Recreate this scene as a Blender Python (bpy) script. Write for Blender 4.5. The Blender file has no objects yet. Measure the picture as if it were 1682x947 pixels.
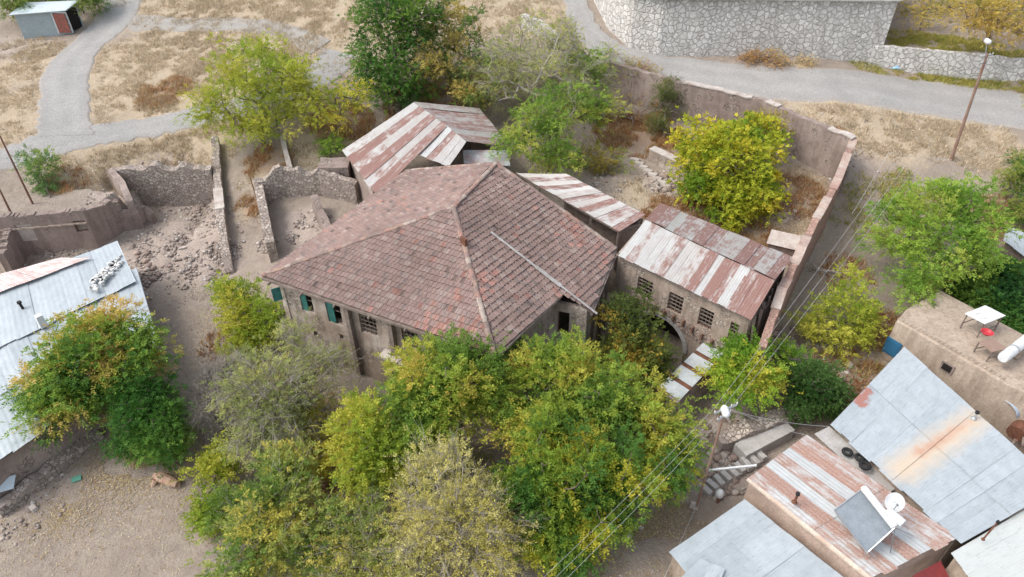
import bpy, math, random
import numpy as np
from mathutils import Vector, noise as mnoise
R_ = math.radians
random.seed(7); rng = np.random.default_rng(7)
C = bpy.context.scene.collection
scene = bpy.context.scene

# ------------------------------------------------------------ camera, sky, sun, exposure
CAMH = 30.0; PITCH = R_(38); FPX = 1121.0
cam_d = bpy.data.cameras.new('camera'); cam = bpy.data.objects.new('camera', cam_d); C.objects.link(cam)
cam.location = (0, 0, CAMH); cam.rotation_euler = (R_(90) - PITCH, 0, 0)
cam_d.sensor_width = 36; cam_d.lens = 36 * FPX / 1682; cam_d.clip_end = 2000
scene.camera = cam
world = bpy.data.worlds.new('World'); scene.world = world; world.use_nodes = True
SUN_EL, SUN_AZ = R_(52), R_(-100)      # azimuth measured clockwise from +Y
nt = world.node_tree
sky = nt.nodes.new('ShaderNodeTexSky'); sky.sky_type = 'NISHITA'; sky.sun_disc = False
sky.sun_elevation = SUN_EL; sky.sun_rotation = SUN_AZ; sky.dust_density = 3.0; sky.air_density = 1.0; sky.ozone_density = 0.6
hs = nt.nodes.new('ShaderNodeHueSaturation'); hs.inputs['Saturation'].default_value = .45   # thin high cloud greys the sky
nt.links.new(sky.outputs[0], hs.inputs['Color']); nt.links.new(hs.outputs[0], nt.nodes['Background'].inputs[0]); nt.nodes['Background'].inputs[1].default_value = 0.15
sd = bpy.data.lights.new('sun', 'SUN'); so = bpy.data.objects.new('sun', sd); C.objects.link(so)
sd.energy = .85; sd.angle = R_(24); sd.color = (1.0, 0.94, 0.86)
sv = Vector((math.sin(SUN_AZ) * math.cos(SUN_EL), math.cos(SUN_AZ) * math.cos(SUN_EL), math.sin(SUN_EL)))
so.rotation_euler = (-sv).to_track_quat('-Z', 'Y').to_euler(); so.location = (0, 0, 60)
vs = scene.view_settings; vs.view_transform = 'Standard'; vs.look = 'None'; vs.exposure = 1.03; vs.gamma = 1

# ------------------------------------------------------------ surveying helpers
SP, CP = math.sin(PITCH), math.cos(PITCH)
def ray(u, v):
    a = (u - 841) / FPX; b = -(v - 473.5) / FPX
    return np.array([a, CP + b * SP, -SP + b * CP])
def P(u, v, z):
    d = ray(u, v); return np.array([0, 0, CAMH]) + d * ((z - CAMH) / d[2])
BASE = [(0,947,0),(400,947,0),(841,947,0),(1100,940,0),(1400,947,-.5),(1682,947,-.5),(0,850,.3),(200,780,.3),(600,800,0),(900,800,0),
 (1130,800,0),(1100,600,0),(900,600,0),(1230,620,.8),(1300,560,1.5),(1400,600,1.3),(1350,450,2.5),(1450,480,2),(1682,500,2),(1420,330,4),
 (1560,280,5.2),(1682,320,4.5),(1450,230,6.2),(1400,180,7.1),(1682,215,6.1),(1600,200,6.3),(1682,170,6.4),(1300,150,7.4),(1100,100,8),(960,60,9),
 (930,0,10.5),(1500,120,7.2),(540,660,.5),(440,600,.8),(350,560,1),(280,500,1.2),(300,450,1.5),(240,395,1.8),(400,440,1.5),(410,300,4),(400,380,2.6),
 (330,370,2.2),(265,345,1.8),(100,300,4.5),(30,320,3.6),(60,460,1),(150,500,1),(0,250,5.5),(150,210,6),(320,190,6.5),(110,120,7.5),(170,50,8.5),
 (220,0,10),(0,100,7.5),(0,0,10),(300,100,7.8),(400,40,9),(500,60,8.5),(600,0,10.5),(550,150,6.5),(520,240,5),(600,230,4.8),(700,100,7.5),
 (800,60,8.5),(880,60,9),(470,330,3.6),(520,380,3.0),(480,450,2.0),(1500,560,1.2),(1560,400,3),(1300,700,.3),(1600,700,0),
 (300,-60,12),(900,-60,12.5),(0,-60,12),(1400,-40,12),(1682,0,11.5),(1700,60,9.5)]
bp = np.array([P(*q) for q in BASE]); bz = bp[:, 2].copy()
def _phi(r2): return 0.5 * r2 * np.log(r2 + 1e-9)
n = len(bp); S_ = 20.0
XY = bp[:, :2] / S_
K = _phi(((XY[:, None] - XY[None]) ** 2).sum(2)) + np.eye(n) * 0.002
Q = np.hstack([np.ones((n, 1)), XY]); M_ = np.block([[K, Q], [Q.T, np.zeros((3, 3))]])
wts = np.linalg.solve(M_, np.concatenate([bz, np.zeros(3)]))
def tps(x, y):
    x = np.atleast_1d(np.asarray(x, float)); y = np.atleast_1d(np.asarray(y, float))
    p = np.stack([x, y], 1) / S_
    out = np.zeros(len(x))
    for i in range(0, len(x), 20000):
        q = p[i:i + 20000]
        out[i:i + 20000] = _phi(((q[:, None] - XY[None]) ** 2).sum(2)) @ wts[:n] + wts[n] + q @ wts[n + 1:]
    return np.clip(out, -2, 16)
def sdist(poly, x, y):      # signed distance, positive inside
    d = np.full(len(x), 1e9); ins = np.zeros(len(x), bool)
    m = len(poly)
    for i in range(m):
        a, b = poly[i], poly[(i + 1) % m]
        ex, ey = b[0] - a[0], b[1] - a[1]
        t = np.clip(((x - a[0]) * ex + (y - a[1]) * ey) / (ex * ex + ey * ey), 0, 1)
        d = np.minimum(d, np.hypot(x - a[0] - t * ex, y - a[1] - t * ey))
        c = ((a[1] > y) != (b[1] > y)) & (x < (b[0] - a[0]) * (y - a[1]) / (b[1] - a[1] + 1e-12) + a[0])
        ins ^= c
    return np.where(ins, d, -d)
RW = [P(*q)[:2] for q in [(985,100,8.1),(1130,142,7.9),(1255,168,7.8),(1330,198,7.7),(1402,229,7.6),(1374,300,6.9),(1330,380,6.3),(1283,480,5.9),(1255,560,5.2)]]
GARDEN = RW[:8] + [np.array([15.2, 30.9]), np.array([8.6, 36.4]), np.array([6, 37]), np.array([1, 41]), np.array([-6, 46]), np.array([-4, 52]), np.array([4, 60])]
BW = [P(*q)[:2] for q in ((955,-40,10.8),(975,10,10.0),(1000,46,9.4),(1035,70,9.0),(1080,84,8.6),(1150,91,8.3),(1240,97,8),(1340,103,7.75),(1440,108,7.5))]
BW.append(BW[-1] + np.array([4.0, 9.0]))
UP = BW + [BW[-1] + np.array([2, 40.]), BW[0] + np.array([0, 40.])]
W2 = [P(1425,109,7.5)[:2], P(1584,131,7.0)[:2], P(1700,146,6.6)[:2], P(1800,160,6.3)[:2]]
TER = W2 + [W2[-1] + np.array([0, 12.]), W2[0] + np.array([3, 10.])]
PITW = [P(182,272,5.2)[:2], P(260,270,5.2)[:2], P(345,270,5.0)[:2]]
PIT = PITW + [P(350,345,1.9)[:2], P(300,400,1.9)[:2], P(190,350,1.9)[:2]]
HB = [P(-60,362,5.0)[:2], P(135,345,5.0)[:2], P(138,338,5.0)[:2] + [1.2, 3.0], P(135,300,4.8)[:2], P(-60,315,4.8)[:2]]
TB = [P(162,352,3.3)[:2], P(235,340,3.1)[:2], P(222,300,3.6)[:2], P(170,290,4)[:2]]
def nz(x, y, s, seed=0):
    return np.array([mnoise.noise((a * s + seed, b * s, seed * .37)) for a, b in zip(x, y)])
def tz(x, y, detail=False):
    x = np.atleast_1d(np.asarray(x, float)); y = np.atleast_1d(np.asarray(y, float))
    z = tps(x, y)
    for poly, h, o_ in ((GARDEN, lambda: 3.6 + np.clip((y - 40) * .09, -.3, 1.5), -.22), (UP, lambda: np.full(len(x), 12.7), .2),
                       (TER, lambda: np.full(len(x), 8.9), .2), (PIT, lambda: np.full(len(x), 1.7), -.25),
                       (TB, lambda: np.full(len(x), 3.15), .0), (HB, lambda: np.full(len(x), 4.55), .1)):
        k = np.clip((sdist(poly, x, y) - o_) / .2, 0, 1)
        z = z * (1 - k) + h() * k
    return z
def tz1(x, y): return float(tz([x], [y])[0])
def G(u, v, up=0.0):        # point on the ground seen at (u, v)
    d = ray(u, v); t = np.linspace(20, 140, 900)
    pts = np.array([0, 0, CAMH])[None] + d[None] * t[:, None]
    dz = pts[:, 2] - tz(pts[:, 0], pts[:, 1])
    i = int(np.argmax(dz < 0)); i = max(i, 1)
    f = dz[i - 1] / (dz[i - 1] - dz[i] + 1e-9)
    p = pts[i - 1] * (1 - f) + pts[i] * f
    return np.array([p[0], p[1], p[2] + up])
def mpp(p):                 # metres per pixel at a point
    r = np.asarray(p) - [0, 0, CAMH]
    return (r[1] * CP - r[2] * SP) / FPX

# ------------------------------------------------------------ materials
MATS = {}
def mat(name, col=(.5, .5, .5), rough=.85, var=None, scale=1.0, bump=0.0, bscale=8.0, attr=False, metal=0.0, trans=0.0, detail=6, spec=.3, voro=None, col3=None, coords='Object', streak=0.0, grain=True, patch=None):
    if name in MATS: return MATS[name]
    m = bpy.data.materials.new(name); m.use_nodes = True; MATS[name] = m
    t = m.node_tree; N = t.nodes; L = t.links
    b = N['Principled BSDF']; b.inputs['Roughness'].default_value = rough; b.inputs['Metallic'].default_value = metal
    b.inputs['Specular IOR Level'].default_value = spec
    tc = N.new('ShaderNodeTexCoord'); co = tc.outputs[coords]
    def noi(s, d=detail, r=.6):
        q = N.new('ShaderNodeTexNoise'); q.inputs['Scale'].default_value = s; q.inputs['Detail'].default_value = d; q.inputs['Roughness'].default_value = r
        L.new(co, q.inputs['Vector']); return q
    def mix(f, a, c, mode='MIX'):
        q = N.new('ShaderNodeMix'); q.data_type = 'RGBA'; q.blend_type = mode
        if isinstance(f, (int, float)): q.inputs[0].default_value = f
        else: L.new(f, q.inputs[0])
        for i, s in ((6, a), (7, c)):
            if isinstance(s, tuple): q.inputs[i].default_value = (*s, 1)
            else: L.new(s, q.inputs[i])
        return q.outputs[2]
    def ramp(s, lo, hi):
        q = N.new('ShaderNodeMapRange'); q.inputs[1].default_value = lo; q.inputs[2].default_value = hi; L.new(s, q.inputs[0]); return q.outputs[0]
    base = col
    if attr:
        a = N.new('ShaderNodeAttribute'); a.attribute_name = 'Col'; base = a.outputs['Color']
    if var:
        base = mix(ramp(noi(scale).outputs[0], .35, .65), base, var) if not attr else mix(ramp(noi(scale).outputs[0], .3, .75), base, mix(1.0, base, var, 'MULTIPLY'))
    if col3:
        base = mix(ramp(noi(scale * .27, 3).outputs[0], .5, .62), base, col3)
    hgt = None; plain = base
    if voro:                # (stone scale, mortar colour, mortar width, dark stone, light stone)
        sc, mc, mw, d_, l_ = voro
        wv = N.new('ShaderNodeVectorMath'); wv.operation = 'ADD'; nn = noi(sc * .9, 2)
        ms = N.new('ShaderNodeVectorMath'); ms.operation = 'SCALE'; ms.inputs[3].default_value = .35 / sc; L.new(nn.outputs[1], ms.inputs[0])
        L.new(co, wv.inputs[0]); L.new(ms.outputs[0], wv.inputs[1])
        v1 = N.new('ShaderNodeTexVoronoi'); v1.inputs['Scale'].default_value = sc; L.new(wv.outputs[0], v1.inputs['Vector'])
        v2 = N.new('ShaderNodeTexVoronoi'); v2.feature = 'DISTANCE_TO_EDGE'; v2.inputs['Scale'].default_value = sc; L.new(wv.outputs[0], v2.inputs['Vector'])
        sx = N.new('ShaderNodeSeparateColor'); L.new(v1.outputs['Color'], sx.inputs[0])
        st = mix(sx.outputs[0], d_, l_)
        st = mix(.5, st, mix(ramp(noi(sc * 4).outputs[0], .3, .7), st, base))
        e = ramp(v2.outputs['Distance'], mw * .5, mw * 1.6)
        base = mix(e, mc, st); hgt = e
        if patch is not None:      # plaster has fallen away where the mask is high
            mk = ramp(noi(patch[0], 7, .62).outputs[0], patch[1], patch[1] + .035); base = mix(mk, plain, base)
            hh = N.new('ShaderNodeMath'); hh.operation = 'MULTIPLY_ADD'; L.new(mk, hh.inputs[0]); hh.inputs[1].default_value = -1.0; hh.inputs[2].default_value = 1.0
            h2 = N.new('ShaderNodeMath'); h2.operation = 'MAXIMUM'; L.new(hh.outputs[0], h2.inputs[0]); L.new(e, h2.inputs[1]); hgt = h2.outputs[0]
    if var and grain:
        g = N.new('ShaderNodeMapRange'); g.inputs[1].default_value = .3; g.inputs[2].default_value = .7; g.inputs[3].default_value = .74; g.inputs[4].default_value = 1.18; L.new(noi(max(scale * 9, 7), 5, .7).outputs[0], g.inputs[0])
        cg = N.new('ShaderNodeCombineColor'); [L.new(g.outputs[0], cg.inputs[i]) for i in range(3)]; base = mix(1.0, base, cg.outputs[0], 'MULTIPLY')
    if streak:
        mp = N.new('ShaderNodeMapping'); mp.inputs['Scale'].default_value = (1.6, 1.6, .22); L.new(co, mp.inputs[0]); q = N.new('ShaderNodeTexNoise'); q.inputs['Scale'].default_value = 1.7; q.inputs['Detail'].default_value = 7; L.new(mp.outputs[0], q.inputs['Vector'])
        g = N.new('ShaderNodeMapRange'); g.inputs[1].default_value = .48; g.inputs[2].default_value = .62; g.inputs[4].default_value = streak; L.new(q.outputs[0], g.inputs[0]); base = mix(g.outputs[0], base, mix(1.0, base, (.48, .44, .42), 'MULTIPLY'))
    if bump:
        bn = N.new('ShaderNodeBump'); bn.inputs['Strength'].default_value = min(bump, 1); bn.inputs['Distance'].default_value = .05 * max(bump, 1)
        h = noi(bscale, 8, .65).outputs[0]
        if hgt is not None:
            ad = N.new('ShaderNodeMath'); ad.operation = 'MULTIPLY_ADD'; L.new(hgt, ad.inputs[0]); ad.inputs[1].default_value = 1.6; L.new(h, ad.inputs[2]); h = ad.outputs[0]
        L.new(h, bn.inputs['Height']); L.new(bn.outputs[0], b.inputs['Normal'])
    if isinstance(base, tuple): b.inputs['Base Color'].default_value = (*base, 1)
    else: L.new(base, b.inputs['Base Color'])
    if trans:
        tr = N.new('ShaderNodeBsdfTranslucent'); mx = N.new('ShaderNodeMixShader'); mx.inputs[0].default_value = trans
        if isinstance(base, tuple): tr.inputs[0].default_value = (*base, 1)
        else: L.new(base, tr.inputs[0])
        L.new(b.outputs[0], mx.inputs[1]); L.new(tr.outputs[0], mx.inputs[2]); L.new(mx.outputs[0], N['Material Output'].inputs[0])
    return m
def metal_mat(name, galv, galv2, rust, rust2, gloss=.45):
    # Col.r = rustiness of the sheet, Col.g = tint of the sheet ; UV runs along the sheet (v down the slope) in metres
    m = bpy.data.materials.new(name); m.use_nodes = True; MATS[name] = m
    t = m.node_tree; N = t.nodes; L = t.links; b = N['Principled BSDF']
    at = N.new('ShaderNodeAttribute'); at.attribute_name = 'Col'; sp = N.new('ShaderNodeSeparateColor'); L.new(at.outputs['Color'], sp.inputs[0])
    uv = N.new('ShaderNodeTexCoord'); mp = N.new('ShaderNodeMapping'); mp.inputs['Scale'].default_value = (5, .7, 1); L.new(uv.outputs['UV'], mp.inputs[0])
    def noi(vec, s, d=6, r=.65):
        q = N.new('ShaderNodeTexNoise'); q.inputs['Scale'].default_value = s; q.inputs['Detail'].default_value = d; q.inputs['Roughness'].default_value = r; L.new(vec, q.inputs['Vector']); return q.outputs[0]
    def mth(op, a, c, d=None):
        q = N.new('ShaderNodeMath'); q.operation = op
        for i, s in enumerate((a, c, d)):
            if s is None: continue
            if isinstance(s, (int, float)): q.inputs[i].default_value = s
            else: L.new(s, q.inputs[i])
        return q.outputs[0]
    def mix(f, a, c):
        q = N.new('ShaderNodeMix'); q.data_type = 'RGBA'; L.new(f, q.inputs[0])
        for i, s in ((6, a), (7, c)):
            if isinstance(s, tuple): q.inputs[i].default_value = (*s, 1)
            else: L.new(s, q.inputs[i])
        return q.outputs[2]
    def rmp(s, lo, hi):
        q = N.new('ShaderNodeMapRange'); q.inputs[1].default_value = lo; q.inputs[2].default_value = hi; L.new(s, q.inputs[0]); return q.outputs[0]
    streak = noi(mp.outputs[0], 1.0); blot = noi(uv.outputs['UV'], 1.3); fine = noi(uv.outputs['UV'], 14, 4)
    k = mth('ADD', mth('MULTIPLY', streak, .55), mth('MULTIPLY', blot, .45))
    k = mth('ADD', k, mth('MULTIPLY_ADD', sp.outputs[0], .62, -.31))
    f = rmp(k, .50, .62)
    gc = mix(mth('ADD', mth('MULTIPLY', sp.outputs[1], .6), mth('MULTIPLY', rmp(blot, .35, .65), .6)), galv, galv2)
    rc = mix(rmp(fine, .35, .65), rust, rust2)
    bk = N.new('ShaderNodeTexBrick'); bk.inputs['Scale'].default_value = 1.0; bk.inputs['Brick Width'].default_value = .82; bk.inputs['Row Height'].default_value = 2.6; bk.inputs['Mortar Size'].default_value = .012; bk.offset = 0; bk.inputs['Mortar Smooth'].default_value = .6
    bk.inputs['Color1'].default_value = (1, 1, 1, 1); bk.inputs['Color2'].default_value = (.96, .96, .96, 1); bk.inputs['Mortar'].default_value = (.86, .84, .82, 1); L.new(uv.outputs['UV'], bk.inputs['Vector'])
    rc = mix(rmp(streak, .55, .72), rc, galv2)
    gc = mix(rmp(noi(mp.outputs[0], 3.1, 5), .55, .75), gc, tuple(x * .72 for x in galv2))
    col = mix(f, gc, rc)
    mm = N.new('ShaderNodeMix'); mm.data_type = 'RGBA'; mm.blend_type = 'MULTIPLY'; mm.inputs[0].default_value = 1; L.new(col, mm.inputs[6]); L.new(bk.outputs[0], mm.inputs[7]); col = mm.outputs[2]
    L.new(col, b.inputs['Base Color'])
    L.new(mth('MULTIPLY_ADD', f, .4, gloss), b.inputs['Roughness']); L.new(mth('MULTIPLY_ADD', f, -.25, .25), b.inputs['Metallic'])
    bn = N.new('ShaderNodeBump'); bn.inputs['Strength'].default_value = .35; bn.inputs['Distance'].default_value = .02; L.new(blot, bn.inputs['Height']); L.new(bn.outputs[0], b.inputs['Normal'])
    return m
plaster = mat('adobe_plaster', (.42, .34, .28), var=(.30, .235, .19), scale=.9, bump=.8, bscale=5, col3=(.52, .46, .40), streak=.4, voro=(5.5, (.25, .20, .17), .04, (.30, .24, .20), (.52, .45, .38)), patch=(.75, .53))
mudmat = mat('mud', (.42, .345, .275), var=(.345, .275, .215), scale=.7, bump=.35, bscale=5, streak=.35)
mudwall = mat('old_mud_wall', (.31, .245, .215), var=(.24, .19, .165), scale=1.3, bump=.9, bscale=6, col3=(.38, .31, .27), streak=.3, voro=(5, (.22, .175, .15), .04, (.25, .20, .17), (.44, .37, .32)), patch=(.7, .56))
stone = mat('rubble_masonry', (.30, .26, .24), bump=1.2, bscale=9, var=(.38, .31, .26), scale=1.2, voro=(4.2, (.31, .255, .215), .045, (.30, .24, .205), (.60, .53, .46)), patch=(.8, .40))
bigstone = mat('white_stone_masonry', (.52, .50, .47), var=(.42, .40, .375), scale=.5, bump=.8, bscale=5, streak=.3, voro=(2.2, (.47, .45, .42), .07, (.56, .54, .51), (.80, .78, .75)))
redwall = mat('red_earth_wall', (.33, .20, .165), var=(.40, .31, .26), scale=.8, bump=.6, bscale=6, voro=(5, (.28, .19, .15), .05, (.30, .17, .13), (.42, .26, .21)))
coping = mat('limewash_coping', (.54, .50, .46), var=(.40, .34, .30), scale=1.5, bump=.3)
concrete = mat('concrete', (.47, .45, .43), var=(.36, .34, .32), scale=1.2, bump=.3)
woodg = mat('weathered_wood', (.27, .22, .19), var=(.17, .13, .11), scale=3, bump=.4, bscale=15)
woodb = mat('brown_wood', (.24, .13, .09), var=(.15, .08, .06), scale=3, bump=.3)
slatm = mat('pale_slats', (.22, .18, .15), var=(.15, .12, .10), scale=4)
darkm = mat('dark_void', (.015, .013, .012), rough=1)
green_p = mat('green_paint', (.03, .14, .12), var=(.06, .2, .18), scale=4, rough=.6)
white_p = mat('white_paint', (.68, .69, .69), rough=.45, var=(.58, .60, .60), scale=3)
red_p = mat('red_paint', (.45, .04, .05), rough=.4)
blue_p = mat('blue_paint', (.03, .13, .24), rough=.5)
rustm = mat('rusty_steel', (.20, .085, .05), var=(.10, .05, .035), scale=6, rough=.8, bump=.3)
blackm = mat('black_rubber', (.02, .02, .02), rough=.7)
steel = mat('grey_steel', (.42, .44, .45), rough=.35, metal=.7)
panelm = mat('collector_glass', (.17, .20, .225), var=(.22, .25, .28), scale=2, rough=.28, spec=.5)
tilem = mat('clay_tile', attr=True, var=(.62, .60, .60), scale=2.2, rough=.9, bump=.4, bscale=20)
leafm = mat('foliage', attr=True, rough=.6, trans=.45, spec=.2)
barkm = mat('bark', (.22, .18, .15), var=(.13, .10, .085), scale=5, bump=.5, bscale=14)
twigm = mat('pale_bark', (.44, .40, .35), var=(.30, .265, .23), scale=5)
rockm = mat('rock', attr=True, var=(.7, .7, .7), scale=5, bump=.4, bscale=10)
grassm = mat('dry_grass', attr=True, trans=.25, rough=.8)
roofA = metal_mat('rusty_sheet_roof', (.50, .51, .50), (.40, .37, .345), (.185, .095, .08), (.26, .155, .13))
roofW = metal_mat('galvanised_roof', (.48, .525, .55), (.355, .40, .425), (.34, .17, .12), (.48, .34, .26), .45)
wirem = mat('wire', (.45, .45, .45), rough=.5)

# ------------------------------------------------------------ mesh builders
def wloc(o):
    v = np.zeros(3)
    while o is not None: v = v + np.array(o.location); o = o.parent
    return v
class MB:
    def __init__(s): s.v = []; s.f = []; s.c = []; s.n = 0; s.uv = None
    def add(s, verts, faces, col=None):
        verts = np.asarray(verts, float).reshape(-1, 3); o = s.n
        s.v.append(verts); s.n += len(verts)
        for f in faces: s.f.append([o + i for i in f])
        if col is not None: s.c += [tuple(col)] * len(faces)
        return s
    def box(s, c, size, rz=0, rot=None, col=None, taper=1.0):
        a, b, h = np.array(size) / 2
        q = np.array([[-a,-b,-h],[a,-b,-h],[a,b,-h],[-a,b,-h],[-a*taper,-b*taper,h],[a*taper,-b*taper,h],[a*taper,b*taper,h],[-a*taper,b*taper,h]])
        if rot is not None: q = q @ np.asarray(rot).T
        else:
            cs, sn = math.cos(rz), math.sin(rz); q = q @ np.array([[cs, -sn, 0], [sn, cs, 0], [0, 0, 1]]).T
        return s.add(q + np.asarray(c), [(3,2,1,0),(4,5,6,7),(0,1,5,4),(1,2,6,5),(2,3,7,6),(3,0,4,7)], col)
    def bar(s, p, q, w, h=None, col=None):
        p = np.asarray(p, float); q = np.asarray(q, float); d = q - p; L = np.linalg.norm(d)
        if L < 1e-6: return s
        d = d / L; r = np.cross(d, [0, 0, 1.]); 
        if np.linalg.norm(r) < 1e-3: r = np.array([1., 0, 0])
        r /= np.linalg.norm(r); u = np.cross(r, d)
        return s.box((p + q) / 2, (L, w, h or w), rot=np.stack([d, r, u], 1), col=col)
    def tube(s, pts, rad, k=8, col=None, cap=True):
        pts = np.asarray(pts, float); m = len(pts); rad = np.broadcast_to(rad, m)
        vs_ = []
        for i in range(m):
            d = pts[min(i + 1, m - 1)] - pts[max(i - 1, 0)]; d = d / (np.linalg.norm(d) + 1e-9)
            r = np.cross(d, [.13, .31, 1.]) if abs(d[2]) < .95 else np.cross(d, [1., .1, 0]); r /= np.linalg.norm(r); u = np.cross(r, d)
            a = np.arange(k) / k * 2 * math.pi
            vs_.append(pts[i] + rad[i] * (np.cos(a)[:, None] * r + np.sin(a)[:, None] * u))
        fs = [(i*k+j, i*k+(j+1) % k, (i+1)*k+(j+1) % k, (i+1)*k+j) for i in range(m-1) for j in range(k)]
        if cap: fs += [tuple(range(k))[::-1], tuple((m-1)*k + j for j in range(k))]
        return s.add(np.vstack(vs_), fs, col)
    def build(s, name, material, parent=None, smooth=False):
        me = bpy.data.meshes.new(name); V = np.vstack(s.v) if s.v else np.zeros((0, 3))
        if parent is not None: V = V - wloc(parent)
        me.from_pydata(V.tolist(), [], s.f)
        if s.c and len(s.c) == len(s.f):
            a = me.attributes.new('Col', 'FLOAT_COLOR', 'FACE'); cc = np.ones((len(s.c), 4)); cc[:, :3] = np.array(s.c)[:, :3]; a.data.foreach_set('color', cc.ravel())
        me.update()
        if smooth: me.shade_smooth()
        o = bpy.data.objects.new(name, me); C.objects.link(o); me.materials.append(material)
        if parent is not None: o.parent = parent
        return o
def quads_obj(name, V, Fq, cols, material, parent=None, uv=None, smooth=False, k=4):
    me = bpy.data.meshes.new(name); V = np.asarray(V, np.float32)
    if parent is not None: V = V - wloc(parent)
    nf = len(Fq); me.vertices.add(len(V)); me.vertices.foreach_set('co', V.astype(np.float32).ravel())
    me.loops.add(nf * k); me.loops.foreach_set('vertex_index', np.asarray(Fq, np.int32).ravel())
    me.polygons.add(nf); me.polygons.foreach_set('loop_start', np.arange(0, nf * k, k, dtype=np.int32)); me.polygons.foreach_set('loop_total', np.full(nf, k, np.int32))
    me.update(calc_edges=True); me.validate()
    if cols is not None:
        a = me.attributes.new('Col', 'FLOAT_COLOR', 'FACE'); cc = np.ones((nf, 4), np.float32); cc[:, :3] = cols; a.data.foreach_set('color', cc.ravel())
    if uv is not None:
        l = me.uv_layers.new(name='UVMap'); l.data.foreach_set('uv', np.asarray(uv, np.float32)[np.asarray(Fq).ravel()].ravel())
    if smooth: me.shade_smooth()
    o = bpy.data.objects.new(name, me); C.objects.link(o); me.materials.append(material)
    if parent is not None: o.parent = parent
    return o
def tag(o, label=None, cat=None, group=None, kind=None):
    if label: o['label'] = label
    if cat: o['category'] = cat
    if group: o['group'] = group
    if kind: o['kind'] = kind
    return o
def thing(name, label, cat, loc, group=None):
    o = bpy.data.objects.new(name, None); C.objects.link(o); o.location = tuple(float(a) for a in loc); o.empty_display_size = .3
    bpy.context.view_layer.update()
    return tag(o, label, cat, group)

# ------------------------------------------------------------ ground
NB = np.random.default_rng(3)
xs = np.concatenate([np.arange(-78, -46, .6), np.arange(-46, 46, .2), np.arange(46, 78, .6)]); ys = np.concatenate([np.arange(10, 72, .2), np.arange(72, 112, .6)])
GX, GY = np.meshgrid(xs, ys); gx, gy = GX.ravel(), GY.ravel()
gz = tz(gx, gy)
def zone(blobs):
    w = np.zeros(len(gx))
    for (u, v, r, a) in blobs:
        p = G(u, v); w = np.maximum(w, a * np.exp(-((gx - p[0]) ** 2 + (gy - p[1]) ** 2) / (r * r)))
    return w
GRASSB = [(240,120,9,1),(300,160,6,1),(380,60,9,1),(250,235,5,1),(330,225,4,.9),(150,260,4,.8),(20,110,6,.9),(10,190,5,1),(60,95,3,.8),(450,20,9,.9),(600,40,9,.8),(280,5,6,1),
 (1350,185,4,.8),(1450,200,5,1),(1540,210,4,.9),(1620,240,4,.8),(1480,240,3,.7),(880,30,4,1),(780,10,6,.9),(1300,360,2.5,.9),(1310,300,2.5,.9),(1060,320,2.5,.8),(1000,240,2.5,.8),(1600,230,4,.7),
 (430,290,2,.6),(520,240,3,1),(560,220,2.5,1),(400,350,1.5,.5),(1320,110,2,.6),(1700,350,4,.9),(200,270,2,.7),(1650,350,2,.8)]
RUSTB = [(270,150,2.5,.9),(440,265,2,.9),(560,200,3,.9),(415,335,1.3,.9),(1050,220,4,1),(1100,240,2,.8),(1300,320,3,.7),(1120,355,3,.8),(1230,400,3,.8),(1450,560,3,.8),(1400,640,3,.6),
 (1250,95,2,.8),(1650,370,3,.9),(100,300,2,.5),(1390,450,2,.5),(1370,230,1.5,.8),(700,180,4,.7),(540,700,2.5,.7),(500,830,3,.5),(380,560,2,.4)]
gcol = np.zeros((len(gx), 4)); gcol[:, 3] = 1
gcol[:, 0] = zone(GRASSB); gcol[:, 1] = zone(RUSTB)
gcol[:, 2] = zone([(300,400,4.5,1),(240,430,4,1),(270,320,4,.8),(350,430,3,1),(200,330,3,.8),(1090,300,2,1),(1280,350,1.5,.8),(1260,560,2.5,1),(1200,720,2.5,1),(1180,780,2,1),(500,370,2.5,1),(10,80,4,.8),(1360,420,3,.5),(1420,260,2,.6),(60,790,3,.7)])
gz = gz + .05 * nz(gx, gy, .9, 1) + .10 * nz(gx, gy, .35, 5) + gcol[:, 2] * (.16 * nz(gx, gy, 1.7, 9) + .30 * nz(gx, gy, .6, 19))
nx_, ny_ = len(xs), len(ys)
ii = np.arange((ny_ - 1) * nx_).reshape(ny_ - 1, nx_)[:, :-1].ravel()
me_f = np.stack([ii, ii + 1, ii + nx_ + 1, ii + nx_], 1)
ground = quads_obj('ground', np.stack([gx, gy, gz], 1), me_f, None, mat('tmp0'), smooth=True)
a = ground.data.attributes.new('Zone', 'FLOAT_COLOR', 'POINT'); a.data.foreach_set('color', gcol.astype(np.float32).ravel())
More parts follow.
